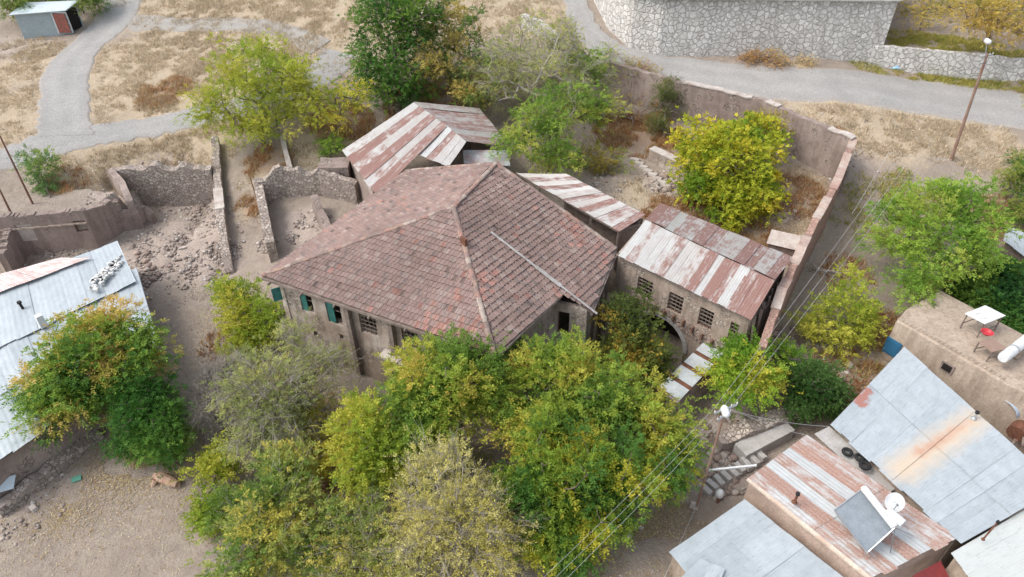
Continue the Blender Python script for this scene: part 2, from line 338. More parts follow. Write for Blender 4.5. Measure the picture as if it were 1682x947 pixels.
def ground_mat():
    m = bpy.data.materials.new('ground_soil'); m.use_nodes = True; t = m.node_tree; N = t.nodes; L = t.links; b = N['Principled BSDF']; b.inputs['Roughness'].default_value = .95; b.inputs['Specular IOR Level'].default_value = .15
    at = N.new('ShaderNodeAttribute'); at.attribute_name = 'Zone'; sp = N.new('ShaderNodeSeparateColor'); L.new(at.outputs['Color'], sp.inputs[0])
    tc = N.new('ShaderNodeTexCoord')
    def noi(s, d=8, r=.65):
        q = N.new('ShaderNodeTexNoise'); q.inputs['Scale'].default_value = s; q.inputs['Detail'].default_value = d; q.inputs['Roughness'].default_value = r; L.new(tc.outputs['Object'], q.inputs['Vector']); return q.outputs[0]
    def mix(f, a, c):
        q = N.new('ShaderNodeMix'); q.data_type = 'RGBA'
        if isinstance(f, float): q.inputs[0].default_value = f
        else: L.new(f, q.inputs[0])
        for i, s in ((6, a), (7, c)):
            if isinstance(s, tuple): q.inputs[i].default_value = (*s, 1)
            else: L.new(s, q.inputs[i])
        return q.outputs[2]
    def rmp(s, lo, hi, o=1.0):
        q = N.new('ShaderNodeMapRange'); q.inputs[1].default_value = lo; q.inputs[2].default_value = hi; q.inputs[4].default_value = o; L.new(s, q.inputs[0]); return q.outputs[0]
    def mth(op, a, c):
        q = N.new('ShaderNodeMath'); q.operation = op
        for i, s in enumerate((a, c)):
            if isinstance(s, float): q.inputs[i].default_value = s
            else: L.new(s, q.inputs[i])
        return q.outputs[0]
    n1, n2, n3, n4 = noi(.35), noi(2.2), noi(9.0), noi(30., 3)
    soil = mix(rmp(n1, .35, .65), (.27, .225, .18), (.34, .292, .238))
    soil = mix(rmp(n2, .4, .7), soil, (.25, .20, .17))
    soil = mix(rmp(n4, .60, .68), soil, (.45, .40, .36))
    gr = mix(rmp(n2, .35, .65), (.42, .34, .24), (.35, .28, .205)); gr = mix(rmp(n3, .45, .65), gr, (.48, .40, .30))
    ru = mix(rmp(n3, .35, .65), (.27, .17, .11), (.37, .27, .19))
    ro = mix(rmp(n3, .35, .65), (.33, .26, .22), (.43, .37, .32)); 
    g = mth('ADD', sp.outputs[0], mth('MULTIPLY', mth('SUBTRACT', n2, .5), 1.1)); r = mth('ADD', sp.outputs[1], mth('MULTIPLY', mth('SUBTRACT', n2, .5), 1.3)); s3 = mth('ADD', sp.outputs[2], mth('MULTIPLY', mth('SUBTRACT', n2, .5), .8))
    c = mix(rmp(g, .30, .55), soil, gr); c = mix(rmp(s3, .4, .7), c, ro); c = mix(rmp(r, .5, .8, .75), c, ru)
    L.new(c, b.inputs['Base Color'])
    bn = N.new('ShaderNodeBump'); bn.inputs['Strength'].default_value = .7; bn.inputs['Distance'].default_value = .12
    L.new(mth('ADD', n3, mth('MULTIPLY', n2, 1.5)), bn.inputs['Height']); L.new(bn.outputs[0], b.inputs['Normal'])
    return m
ground.data.materials.clear(); ground.data.materials.append(ground_mat()); tag(ground, kind='structure')
bpy.data.materials.remove(MATS.pop('tmp0'))

roadm = mat('asphalt_worn', attr=True, var=(.84, .84, .84), scale=.6, bump=.3, bscale=12, rough=.95)
def road(name, pairs, m=roadm, lift=.06, na=22, rag=.35, base_=(.35, .34, .325)):
    Lp = np.array([G(a, b) for a, b, c, d in pairs]); Rp = np.array([G(c, d) for a, b, c, d in pairs])
    def dens(Pt):
        out = []
        for i in range(len(Pt) - 1):
            p0, p1, p2, p3 = Pt[max(i-1, 0)], Pt[i], Pt[i+1], Pt[min(i+2, len(Pt)-1)]
            for t in np.linspace(0, 1, 16, endpoint=False):
                out.append(.5 * ((2*p1) + (-p0+p2)*t + (2*p0-5*p1+4*p2-p3)*t*t + (-p0+3*p1-3*p2+p3)*t**3))
        out.append(Pt[-1]); return np.array(out)
    A, B = dens(Lp), dens(Rp); m_ = len(A)
    V = []
    for i in range(m_):
        d = (B[i] - A[i]); d = d / (np.linalg.norm(d) + 1e-6)
        a = A[i] + d * rag * mnoise.noise((i * .35, 1.3, len(name))); b = B[i] - d * rag * mnoise.noise((i * .35, 9.3, len(name)))
        for j in range(na + 1): V.append(a + (b - a) * j / na)
    V = np.array(V); V[:, 2] = tz(V[:, 0], V[:, 1]) + .10 * nz(V[:, 0], V[:, 1], .35, 5) + lift
    V = V.reshape(m_, na + 1, 3); V[:, 0, 2] -= lift + .12; V[:, -1, 2] -= lift + .12; V = V.reshape(-1, 3)
    F = [(i*(na+1)+j, i*(na+1)+j+1, (i+1)*(na+1)+j+1, (i+1)*(na+1)+j) for i in range(m_-1) for j in range(na)]
    o_ = quads_obj(name, V, np.array(F), None, m, smooth=True)
    j = np.tile(np.arange(na + 1) / na, m_); w = np.repeat([mnoise.noise((i * .12, 4, len(name))) * .06 for i in range(m_)], na + 1); j2 = j + w
    tr = np.maximum(np.exp(-((j2 - .3) / .09) ** 2), np.exp(-((j2 - .7) / .09) ** 2)); ed = np.clip(1 - np.minimum(j, 1 - j) / .12, 0, 1)
    cc = np.array(base_)[None] * (1 - .07 * (1 - tr))[:, None]; cc = cc * (1 - ed[:, None] * .9) + np.array([.36, .32, .28])[None] * ed[:, None] * .9
    at = o_.data.attributes.new('Col', 'FLOAT_COLOR', 'POINT'); at.data.foreach_set('color', np.hstack([cc, np.ones((len(cc), 1))]).astype(np.float32).ravel())
    return tag(o_, kind='structure')
road('village_road', [(-90,268,-90,312),(0,242,0,284),(60,222,62,268),(110,213,112,252),(155,206,160,240),(240,191,250,226),(320,177,327,209),(420,150,432,184),(505,108,545,138),(525,78,590,92)])
road('hill_road', [(58,226,160,222),(60,190,152,196),(62,160,150,165),(72,112,152,115),(110,74,170,76),(148,38,205,50),(168,8,228,18),(180,-30,245,-30)], lift=.075)
road('upper_track', [(205,22,212,52),(300,28,300,52),(400,30,395,53),(480,40,465,66),(545,66,505,92)], lift=.07, base_=(.36, .34, .31))
road('upper_road', [(920,-40,958,-40),(928,20,972,15),(943,55,995,52),(975,92,1035,74),(1010,108,1085,86),(1065,125,1145,95),(1140,143,1205,102),(1255,164,1300,109),(1400,172,1420,116),(1550,195,1560,134),(1682,214,1690,150),(1800,240,1800,165)])

# ------------------------------------------------------------ walls
def wall(name, label, cat, pts, thick, m, parent=None, jag=.0, seg=.4, base=.6, cop=None, side=0, group=None, jfreq=.9, zb=None):
    """pts = (x, y, ztop); vertical wall with an uneven top"""
    pts = [np.array(p, float) for p in pts]; L = [0]
    for a, b in zip(pts, pts[1:]): L.append(L[-1] + np.linalg.norm((b - a)[:2]))
    nn = max(2, int(L[-1] / seg)); s = sorted(set(list(np.linspace(0, L[-1], nn)) + L))
    V = []; cl = []; sd_ = random.random() * 50
    for t in s:
        i = min(max(np.searchsorted(L, t) - 1, 0), len(pts) - 2); f = (t - L[i]) / (L[i+1] - L[i] + 1e-9)
        p = pts[i] * (1 - f) + pts[i+1] * f; d = pts[i+1] - pts[i]; d = d[:2] / np.linalg.norm(d[:2])
        if 0 < i and f < 1e-6:
            d0 = pts[i] - pts[i-1]; d = d + d0[:2] / np.linalg.norm(d0[:2]); d /= np.linalg.norm(d)
        nrm = np.array([-d[1], d[0]])
        if jag: p[2] += jag * (mnoise.noise((t * jfreq + sd_, 0, 0)) * 1.2 + .6 * mnoise.noise((t * jfreq * 4 + sd_, 3, 0)))
        cl.append(p.copy()); a = p[:2] + nrm * thick * (.5 + side * .5); b = p[:2] - nrm * thick * (.5 - side * .5)
        z0 = (zb if zb is not None else min(tz1(*a), tz1(*b)) - base)
        w = .04 if jag else 0
        for k in range(4):
            q = a if k in (0, 1) else b; z = z0 if k in (0, 3) else p[2] + (random.uniform(-w, w))
            V.append((q[0] + random.uniform(-w, w) * .5, q[1] + random.uniform(-w, w) * .5, z))
    n_ = len(s); F = []
    for i in range(n_ - 1):
        o = i * 4
        for k in range(4): F.append((o + k, o + 4 + k, o + 4 + (k + 1) % 4, o + (k + 1) % 4))
    F += [(3, 2, 1, 0), ((n_-1)*4, (n_-1)*4+1, (n_-1)*4+2, (n_-1)*4+3)]
    if parent is None and cop is None:
        mb = MB(); mb.add(V, F); return tag(mb.build(name, m), label, cat, group)
    root = parent or thing(name, label, cat, (pts[0][0], pts[0][1], tz1(*pts[0][:2])), group)
    mb = MB(); mb.add(V, F); mb.build('wall', m, root)
    if cop:
        cm, ranges = cop; 
        for (r0, r1) in ranges:
            cb = MB(); q = [c for t, c in zip(s, cl) if r0 * L[-1] <= t <= r1 * L[-1]]
            for a, b in zip(q, q[1:]): cb.bar(a + [0, 0, .05], b + [0, 0, .05], thick + .12, .1)
            if cb.v: cb.build('coping', cm, root)
    return root
def pz(L_): return [tuple(P(*q)) for q in L_]
def ontop(xy, z): return [(p[0], p[1], z if not hasattr(z, '__len__') else z[i]) for i, p in enumerate(xy)]

wall('stone_retaining_wall', 'tall white rubble stone retaining wall with pale coping above the road', 'retaining wall', ontop(BW, [13.25] * len(BW)), .6, bigstone, cop=(concrete, [(0, 1)]), side=1, base=1.2)
wall('stone_retaining_wall', 'low white stone retaining wall behind the pole at the right of the road', 'retaining wall', ontop(W2, [9.4, 9.3, 9.0, 8.8]), .5, bigstone, jag=.08, side=1, base=1)
RWz = [8.3, 8.2, 8.0, 7.8, 7.7]
wall('garden_wall', 'long brown earth wall with white coping between garden and upper road', 'wall', ontop(RW[:5], RWz), .5, mudwall, cop=(coping, [(.36, .62), (.66, .72), (.9, 1.0)]), jag=.12, base=2)
wall('garden_wall', 'red earth boundary wall running downhill beside the rusty annex roof', 'wall', ontop(RW[4:9], [7.6, 7.0, 6.4, 5.9, 5.0]), .42, redwall, cop=(mat('worn_coping', (.45, .39, .34), var=(.34, .22, .18), scale=.9, bump=.4), [(0, .06), (.10, .32), (.36, .5), (.55, .72), (.76, .9)]), jag=.3, jfreq=.6, base=2)
wall('stone_wall', 'short white stone wall stub beside the upper road bend', 'wall', [tuple(G(858,45) + [0,0,1.3]), tuple(G(885,55) + [0,0,1.3]), tuple(G(915,72) + [0,0,.8])], .5, bigstone, jag=.1)
# ruined compound on the left
wall('ruined_wall', 'ruined rubble stone wall closing the sunken room left of the stone lane wall', 'ruin', ontop(PITW, [4.9, 5.1, 4.8]), .8, stone, jag=.42, base=1.5)
wall('ruined_wall', 'crumbling cross wall stub at the left end of the sunken room', 'ruin', pz([(180,276,5.1),(200,300,4.8),(212,330,4.0),(222,352,3.0)]), .5, mudwall, jag=.15, base=1)
wall('ruined_wall', 'low crumbled earth wall corner just above the white roof tip', 'ruin', pz([(162,352,3.3),(200,348,3.4),(235,340,3.1),(250,350,2.6)]), .5, mudwall, jag=.2, base=1)
wall('lane_wall', 'long narrow rubble stone wall running down along the lane', 'wall', [tuple(G(357,240)+[0,0,.8]), tuple(G(361,300)+[0,0,.9]), tuple(G(366,352)+[0,0,1.0]), tuple(G(370,385)+[0,0,1.3]), tuple(G(375,425)+[0,0,.9]), tuple(G(378,450)+[0,0,.4])], .55, stone, cop=(coping, [(.40, .62)]), jag=.25)
wall('ruined_wall', 'jagged stone wall at the left side of the roofless room', 'ruin', [tuple(G(432,330)+[0,0,1.9]), tuple(G(440,372)+[0,0,1.9]), tuple(G(452,430)+[0,0,1.7])], .6, stone, jag=.4)
wall('ruined_wall', 'rear stone wall of the roofless room beside the tiled roof', 'ruin', [tuple(G(432,330)+[0,0,1.9]), tuple(G(475,318)+[0,0,2.2]), tuple(G(530,318)+[0,0,2.0]), tuple(G(590,330)+[0,0,1.6])], .6, stone, jag=.42)
wall('ruined_wall', 'broken inner mud wall inside the roofless room', 'ruin', [tuple(G(520,345)+[0,0,1.3]), tuple(G(545,400)+[0,0,1.2])], .5, mudwall, jag=.25)
wall('plaster_pier', 'blocky grey mud plastered wall stub behind the roofless room', 'wall', [tuple(G(532,305)+[0,0,2.0]), tuple(G(580,305)+[0,0,2.0])], 1.6, mudwall, jag=.05)
wall('lane_wall', 'thin pale wall edge between the dry yard and the brown shrubs', 'wall', [tuple(G(466,235)+[0,0,.7]), tuple(G(474,270)+[0,0,.8]), tuple(G(484,305)+[0,0,.8])], .35, coping, jag=.08)
wall('terrace_wall', 'short grey terrace wall next to the stone steps in the garden', 'wall', [tuple(G(1068,262)+[0,0,1.0]), tuple(G(1112,285)+[0,0,1.1]), tuple(G(1160,300)+[0,0,1.0])], .6, plaster, cop=(coping, [(0, .8)]))
wall('rubble_wall', 'collapsed dry stone bank under the streetlight at the steps', 'wall', [tuple(G(1175,735)+[0,0,.8]), tuple(G(1225,720)+[0,0,1.0]), tuple(G(1300,690)+[0,0,1.0])], .9, stone, jag=.3)
wall('rubble_wall', 'low stone edge below the annex running to the right', 'wall', [tuple(G(1253,572)+[0,0,.5]), tuple(G(1300,600)+[0,0,.5]), tuple(G(1345,610)+[0,0,.4])], .5, stone, jag=.2)
wall('stone_edging', 'row of stones across the slope right of the boundary wall', 'wall', [tuple(G(1310,425)+[0,0,.3]), tuple(G(1340,445)+[0,0,.35]), tuple(G(1380,455)+[0,0,.3])], .3, stone, jag=.15)
wall('lane_wall', 'low broken stone kerb wall at the foot of the lower left bank', 'wall', [tuple(G(0,845)+[0,0,.5]), tuple(G(60,800)+[0,0,.7]), tuple(G(130,745)+[0,0,.6]), tuple(G(165,715)+[0,0,.5])], .6, stone, jag=.25)
wall('lane_wall', 'flat topped plaster wall beside the lower left white roof', 'wall', [tuple(G(5,790)+[0,0,1.1]), tuple(G(70,748)+[0,0,1.2]), tuple(G(150,695)+[0,0,1.2])], .7, mudwall, jag=.06)
wall('concrete_ledge', 'grey concrete ledge between steps and striped rusty roof', 'wall', [tuple(G(1212,752)+[0,0,.7]), tuple(G(1290,712)+[0,0,.8])], .9, concrete)

def wall_panels(mb, p0, p1, zb_, zt, th, openings, arch=None):
    """vertical slab from p0 to p1 (2D) with rectangular openings (s0,s1,z0,z1); arch = (s centre, radius, spring z, floor z)"""
    p0 = np.array(p0[:2], float); p1 = np.array(p1[:2], float); L = np.linalg.norm(p1 - p0); d = (p1 - p0) / L; nrm = np.array([d[1], -d[0]])
    br = {0.0, L}
    for o in openings: br |= {o[0], o[1]}
    if arch:
        for k in np.linspace(-1, 1, 25): br.add(arch[0] + arch[1] * math.sin(k * math.pi / 2))
    if callable(zt): br |= set(np.arange(0, L, .22))
    br = sorted(b for b in br if 0 <= b <= L)
    rz = math.atan2(d[1], d[0])
    for a, b in zip(br, br[1:]):
        if b - a < 1e-4: continue
        mid = (a + b) / 2; holes = [(o[2], o[3]) for o in openings if o[0] < mid < o[1]]
        if arch and abs(mid - arch[0]) < arch[1]: holes.append((arch[3], arch[2] + math.sqrt(arch[1]**2 - (mid - arch[0])**2)))
        holes.sort(); z = zb_; spans = []
        for h in holes:
            if h[0] > z: spans.append((z, h[0]))
            z = max(z, h[1])
        ztm = zt if not callable(zt) else zt(mid / L)
        if ztm > z: spans.append((z, ztm))
        for (u, w) in spans:
            c = p0 + d * mid - nrm * th / 2; mb.box((c[0], c[1], (u + w) / 2), (b - a, th, w - u), rz=rz)
    return d, nrm, L
def window(parent, p0, d, nrm, s0, s1, z0, z1, kind='grille', fm=woodb, depth=.18):
    p0 = np.array(p0[:2]); mb = MB()
    def pt(s, z, o=0.0): q = p0 + d * s + nrm * (o - depth); return np.array([q[0], q[1], z])
    w = .07
    for (a, b) in (((s0, z0), (s0, z1)), ((s1, z0), (s1, z1)), ((s0, z0), (s1, z0)), ((s0, z1), (s1, z1))):
        mb.bar(pt(*a), pt(*b), w, .08)
    fr = mb.build('window', fm, parent)
    back = MB(); c = (pt(s0, z0, -.5) + pt(s1, z1, -.5)) / 2; back.box(c, (s1 - s0 + .4, .02, z1 - z0 + .4), rz=math.atan2(d[1], d[0])); 
    if kind == 'grille':
        g = MB()
        for k in range(1, 4): s = s0 + (s1 - s0) * k / 4; g.bar(pt(s, z0, .06), pt(s, z1, .06), .035)
        for k in range(1, 5): z = z0 + (z1 - z0) * k / 5; g.bar(pt(s0, z, .08), pt(s1, z, .08), .06, .05)
        g.build('grille', slatm, fr) if parent.parent is None else None
    if kind == 'shutter':
        g = MB(); g.box((pt(s0 + .25 * (s1-s0), (z0+z1)/2, .10)), ((s1-s0)*.45, .05, z1-z0-.05), rz=math.atan2(d[1], d[0])); g.build('shutter', green_p, fr)
        g = MB(); g.bar(pt(s0, z0 + (z1-z0)*.55), pt(s1, z0 + (z1-z0)*.55), .05); g.build('transom', fm, fr)
    return fr

# ------------------------------------------------------------ tile roof
def tile_face(poly, out, tw=.25, tl=.36, redp=1.0, edir=None, ref=None):
    """poly: eave start, eave end, then the rest (3D, planar, convex)"""
    poly = [np.array(p, float) for p in poly]; o = poly[0]; e = poly[1] - poly[0]; e /= np.linalg.norm(e)
    if edir is not None: e = np.array(edir)
    nr = np.cross(poly[1] - poly[0], poly[-1] - poly[0]); nr /= np.linalg.norm(nr)
    if nr[2] < 0: nr = -nr
    u = np.cross(nr, e); 
    if u @ (poly[-1] - o) < 0: u = -u
    pl = [((p - o) @ e, (p - o) @ u) for p in poly]; tmax = max(p[1] for p in pl)
    def span(t):
        xs_ = []
        for a, b in zip(pl, pl[1:] + pl[:1]):
            if (a[1] - t) * (b[1] - t) <= 0 and abs(a[1] - b[1]) > 1e-6:
                f = (t - a[1]) / (b[1] - a[1]); xs_.append(a[0] + f * (b[0] - a[0]))
        return (min(xs_), max(xs_)) if len(xs_) >= 2 else None
    row = 0; t = 0.02
    if ref is not None:
        q = (o - ref) @ u; row = int(math.ceil(q / tl)); t = 0.02 + row * tl - q; o = o - e * ((o - ref) @ e)
        pl = [((p - o) @ e, p_[1]) for p, p_ in zip(poly, pl)]
    while t < tmax - .05:
        t1 = min(t + tl, tmax - .01); s_lo, s_hi = span(t) or (0, 0), span(t1) or (0, 0)
        lo, hi = s_lo[0], s_lo[1]; off = (row % 2) * tw * .5; i = math.floor(lo / tw) - 1; sag = .05
        while i * tw + off < hi:
            s0 = i * tw + off + random.uniform(-.006, .006); i += 1
            if s0 + tw < lo: continue
            prof = [(0, .0), (.12, .035), (.38, .028), (.55, .0), (.82, .004), (1.0, .0)]
            jz = random.gauss(0, .006); tl_ = random.gauss(0, .012)
            lowv, upv, lipv = [], [], []
            for (f, h) in prof:
                sx = s0 + f * tw; a_ = min(max(sx, s_lo[0] - .02), s_lo[1] + .02); b_ = min(max(sx, s_hi[0]), s_hi[1])
                wob = .09 * mnoise.noise((a_ * .35, t * .35, 3.3)) + .02 * mnoise.noise((a_ * 1.3, t * 1.3, 1.3))
                P0 = o + e * a_ + u * (t - .02 + tl_); P1 = o + e * b_ + u * t1
                lowv.append(P0 + nr * (h + .055 + jz + wob)); upv.append(P1 + nr * (h + .005 + jz + wob)); lipv.append(P0 + nr * (-.01 + wob))
            q = random.random(); k = .94 + .12 * random.random()
            big = mnoise.noise((s0 * .22 + 7, t * .3, poly[0][0]))
            col = np.array([.335, .238, .208]) * k
            if q < .10: col = np.array([.28, .215, .195]) * k
            elif q < .22: col = np.array([.38, .30, .265]) * k
            lowz = 1 - t / tmax
            if random.random() < redp * (.015 + max(0, big - .12) * .9 * (lowz > .5) + (.28 if (t < 1.6 and big > .05) else 0)): col = np.array([.40, .225, .185]) * (.8 + .4 * random.random())
            col = col * .87 * (1 + .26 * big) * (.62 if random.random() < .02 else 1)
            V = lowv + upv + lipv; m_ = len(prof)
            F = [(j, j+1, m_+j+1, m_+j) for j in range(m_-1)] + [(2*m_+j, 2*m_+j+1, j+1, j) for j in range(m_-1)]
            out.add(V, F, col)
        t += tl; row += 1
    return o, e, u, nr
def slab(mb, poly, th=.1, drop=.03):
    poly = [np.array(p, float) for p in poly]; nr = np.cross(poly[1] - poly[0], poly[2] - poly[0]); nr /= np.linalg.norm(nr)
    if nr[2] < 0: nr = -nr
    a = [p - nr * drop for p in poly]; b = [p - nr * (drop + th) for p in poly]; k = len(poly)
    mb.add(a + b, [tuple(range(k)), tuple(range(2*k-1, k-1, -1))] + [(i, k + i, k + (i+1) % k, (i+1) % k) for i in range(k)])
def ridge_caps(parent, a, b, w=.17, lift=.06):
    a = np.array(a, float); b = np.array(b, float); L = np.linalg.norm(b - a); d = (b - a) / L; r = np.cross(d, [0, 0, 1.]); r /= np.linalg.norm(r); u = np.cross(r, d)
    mb = MB(); t = 0
    while t < L - .1:
        l = .38; wob = .025 * random.uniform(-1, 1); c = random.choice([(.30, .21, .18), (.36, .25, .2), (.42, .35, .30), (.36, .22, .18), (.26, .20, .17), (.34, .26, .22)])
        V = []
        for (tt, k) in ((t, 1.12), (min(t + l + .03, L), .92)):
            for j in range(7):
                an = math.pi * j / 6; V.append(a + d * tt + r * (math.cos(an) * w * k + wob) + u * (math.sin(an) * w * .6 * k + lift - .04))
        mb.add(V, [(j, j+1, 7+j+1, 7+j) for j in range(6)] + [tuple(range(6, -1, -1))], c); t += l
    return mb.build('ridge_tiles', tilem, parent)

W_, S_w = P(430,452,6.5), P(812,582,6.5); A_ = P(745,340,9.5); N_ = P(667,280,7.5); B_ = np.array([-1.0, 38.8, 9.7]); E_ = np.array([6.5, 34.9, 5.9])
B_ = P(815,268,9.7); E_ = P(1012,408,5.9)
house = thing('tiled_house', 'large derelict two storey house with a hipped clay tile roof', 'house', (-3, 33, .5))
tm = MB()
# SE face: the right-hand part reaches further out over the eave
SEe = E_ - S_w; seL = np.linalg.norm(SEe); seD = SEe / seL
nSE = np.cross(S_w - A_, E_ - A_); nSE /= np.linalg.norm(nSE); nSE *= np.sign(nSE[2]); downSE = np.cross(seD, nSE); downSE *= -np.sign(downSE[2])
def on_se(u, v):
    d = ray(u, v); o = np.array([0, 0, CAMH]); return o + d * (nSE @ (A_ - o)) / (nSE @ d)
M1, M2, M3 = on_se(806,384), on_se(922,484), on_se(972,512)
Se2 = on_se(818, 580)
E2 = on_se(1014, 410)
tile_face([S_w, W_, A_], tm) if False else tile_face([W_, S_w, A_], tm)
tile_face([M3, E2, B_, A_, Se2, M2], tm, edir=seD)
tile_face([N_, W_, A_, B_], tm, redp=.15)
tile_face([E_, N_, B_], tm)
rf = tm.build('tile_roof', tilem, house)
sb_ = MB()
for pl in ([W_, S_w, A_], [S_w, M2, M1, B_, A_], [M3, E2, B_, M1], [N_, W_, A_, B_], [E_, N_, B_]): slab(sb_, pl, .08, .05)
sb_.build('roof_deck', woodg, house)
for a, b in ((A_, W_), (A_, S_w), (B_, A_), (B_, N_), (B_, E_)): ridge_caps(rf, a, b, .14 if 1 else .2)
vs_ = MB(); up3 = np.array([0, 0, .16])
for a, b, w in ((M1, M1*.55+M3*.45, .14), (M1*.55+M3*.45, M1*.3+M3*.7, .26), (M1*.3+M3*.7, M3 + (M3-M1)*.05, .13)): vs_.bar(a + up3, b + up3, w, .03)
vs_.build('flashing', mat('pale_zinc', (.44, .42, .41), var=(.30, .27, .25), scale=2.5, rough=.6), house)
ch = MB(); q = on_se(762, 402); ch.box(q + [0, 0, .25], (.18, .45, .45), rz=.7); ch.build('vent_pipe', rustm, house)
# walls
def inset(p, c, d): v = np.array(c[:2]) - np.array(p[:2]); return np.array(p[:2]) + v / np.linalg.norm(v) * d
cen = (W_ + E_ + S_w + N_) / 4
Wi, Si, Ei, Ni = inset(W_, cen, .75), inset(S_w, cen, .85), inset(E_, cen, .6), inset(N_, cen, .6)
mb = MB()
Lsw = np.linalg.norm(Si - Wi)
win_sw = [(1.45, 2.35, 4.3, 5.75), (3.3, 4.35, 4.1, 5.75), (5.6, 6.75, 4.2, 5.7), (8.4, 9.4, 4.2, 5.7), (10.9, 11.9, 4.2, 5.7), (6.9, 7.4, 1.9, 2.7), (3.9, 4.2, 3.0, 3.4), (1.9, 2.2, 2.5, 2.9)]
d1, n1, _ = wall_panels(mb, Wi, Si, -.6, 6.25, .5, win_sw)
n1 = np.array([d1[1], -d1[0]])
M2i = M2[:2] - np.array([downSE[0], downSE[1]]) / np.hypot(downSE[0], downSE[1]) * .45
Se_i = Si
win_se = [(.8, 1.7, 3.4, 5.0)]
d2, n2, L2 = wall_panels(mb, Si, M2i, -.6, 6.0, .45, [(1.9, 2.7, 3.9, 5.3)])
M3i = M3[:2] - np.array([downSE[0], downSE[1]]) / np.hypot(downSE[0], downSE[1]) * .3
d3, n3, L3 = wall_panels(mb, M2i, M3i, -.6, 5.45, .3, [(.25, .95, 3.2, 4.9)])
M4 = M3[:2] * .35 + E2[:2] * .65
d4, n4, L4 = wall_panels(mb, M3i * .75 + M4 * .25, Ei, -.6, 5.5, .4, [(.6, 1.5, 3.0, 5.0), (2.3, 3.2, 3.2, 4.9)])
wall_panels(mb, Ei, Ni, -.2, 5.6, .4, []); wall_panels(mb, Ni, Wi, -.2, 6.25, .4, [(3, 3.9, 5, 6), (8, 8.9, 4.9, 6)])
mb.build('wall', plaster, house)
for k, o in enumerate(win_sw[:5]): window(house, Wi, d1, n1, *o, kind='shutter' if k < 2 else 'grille', fm=woodg)
window(house, Si, d2, n2, 1.9, 2.7, 3.9, 5.3, fm=woodg, kind='none'); window(house, M2i, d3, n3, .25, .95, 3.2, 4.9, fm=woodb, kind='none')
# timber posts, braces and buttresses
for (s, lean) in ((5.05, .0), (7.9, .1), (10.3, .05)):
    b = MB(); q = Wi + d1 * s + n1 * .12; b.bar((q[0], q[1], 0), (q[0] + n1[0]*.1, q[1] + n1[1]*.1, 6.0), .28, .28); b.build('timber_post', woodg, house)
for (f0, f1, zt_) in ((.0, .35, 5.2), (.25, .30, 5.4), (.5, .5, 5.5), (.62, .2, 5.3), (.8, .8, 5.6)):
    p = (M3i * (1-f0) + Ei * f0) + n4 * .5; q = (M3i * (1-f1) + Ei * f1) + n4 * .3
    b = MB(); b.bar((p[0], p[1], .2), (q[0], q[1], zt_), .15, .15); b.build('timber_brace', woodg, house)
b = MB(); b.bar(np.append(W_[:2], 6.3), np.append(S_w[:2], 6.3), .16, .16); b.bar(np.append(Se2[:2], 6.28), np.append(M2[:2], 6.15), .14, .14); b.bar(M3 - [0,0,.2], E2 - [0,0,.2], .14, .14); b.build('eave_beam', woodg, house)
for k in range(7):
    f = k / 6; p = Wi * (1-f) + Si * f; b = MB(); b.bar((p[0], p[1], 6.2), (*(p + n1 * .75), 6.25), .09, .12); b.build('rafter_tail', woodg, house)
# bright patch of fresh plaster, small porch slab on SW wall
b = MB(); q = Wi + d1 * 8.4 + n1 * .35; b.box((q[0], q[1], 3.45), (2.6, .7, .12), rz=math.atan2(d1[1], d1[0])); b.build('ledge', coping, house)
b = MB(); q = Wi + d1 * .15 + n1 * .4; b.box((q[0], q[1], 5.35), (.5, .05, .9), rz=math.atan2(d1[1], d1[0]) + .9); b.build('shutter', green_p, house)

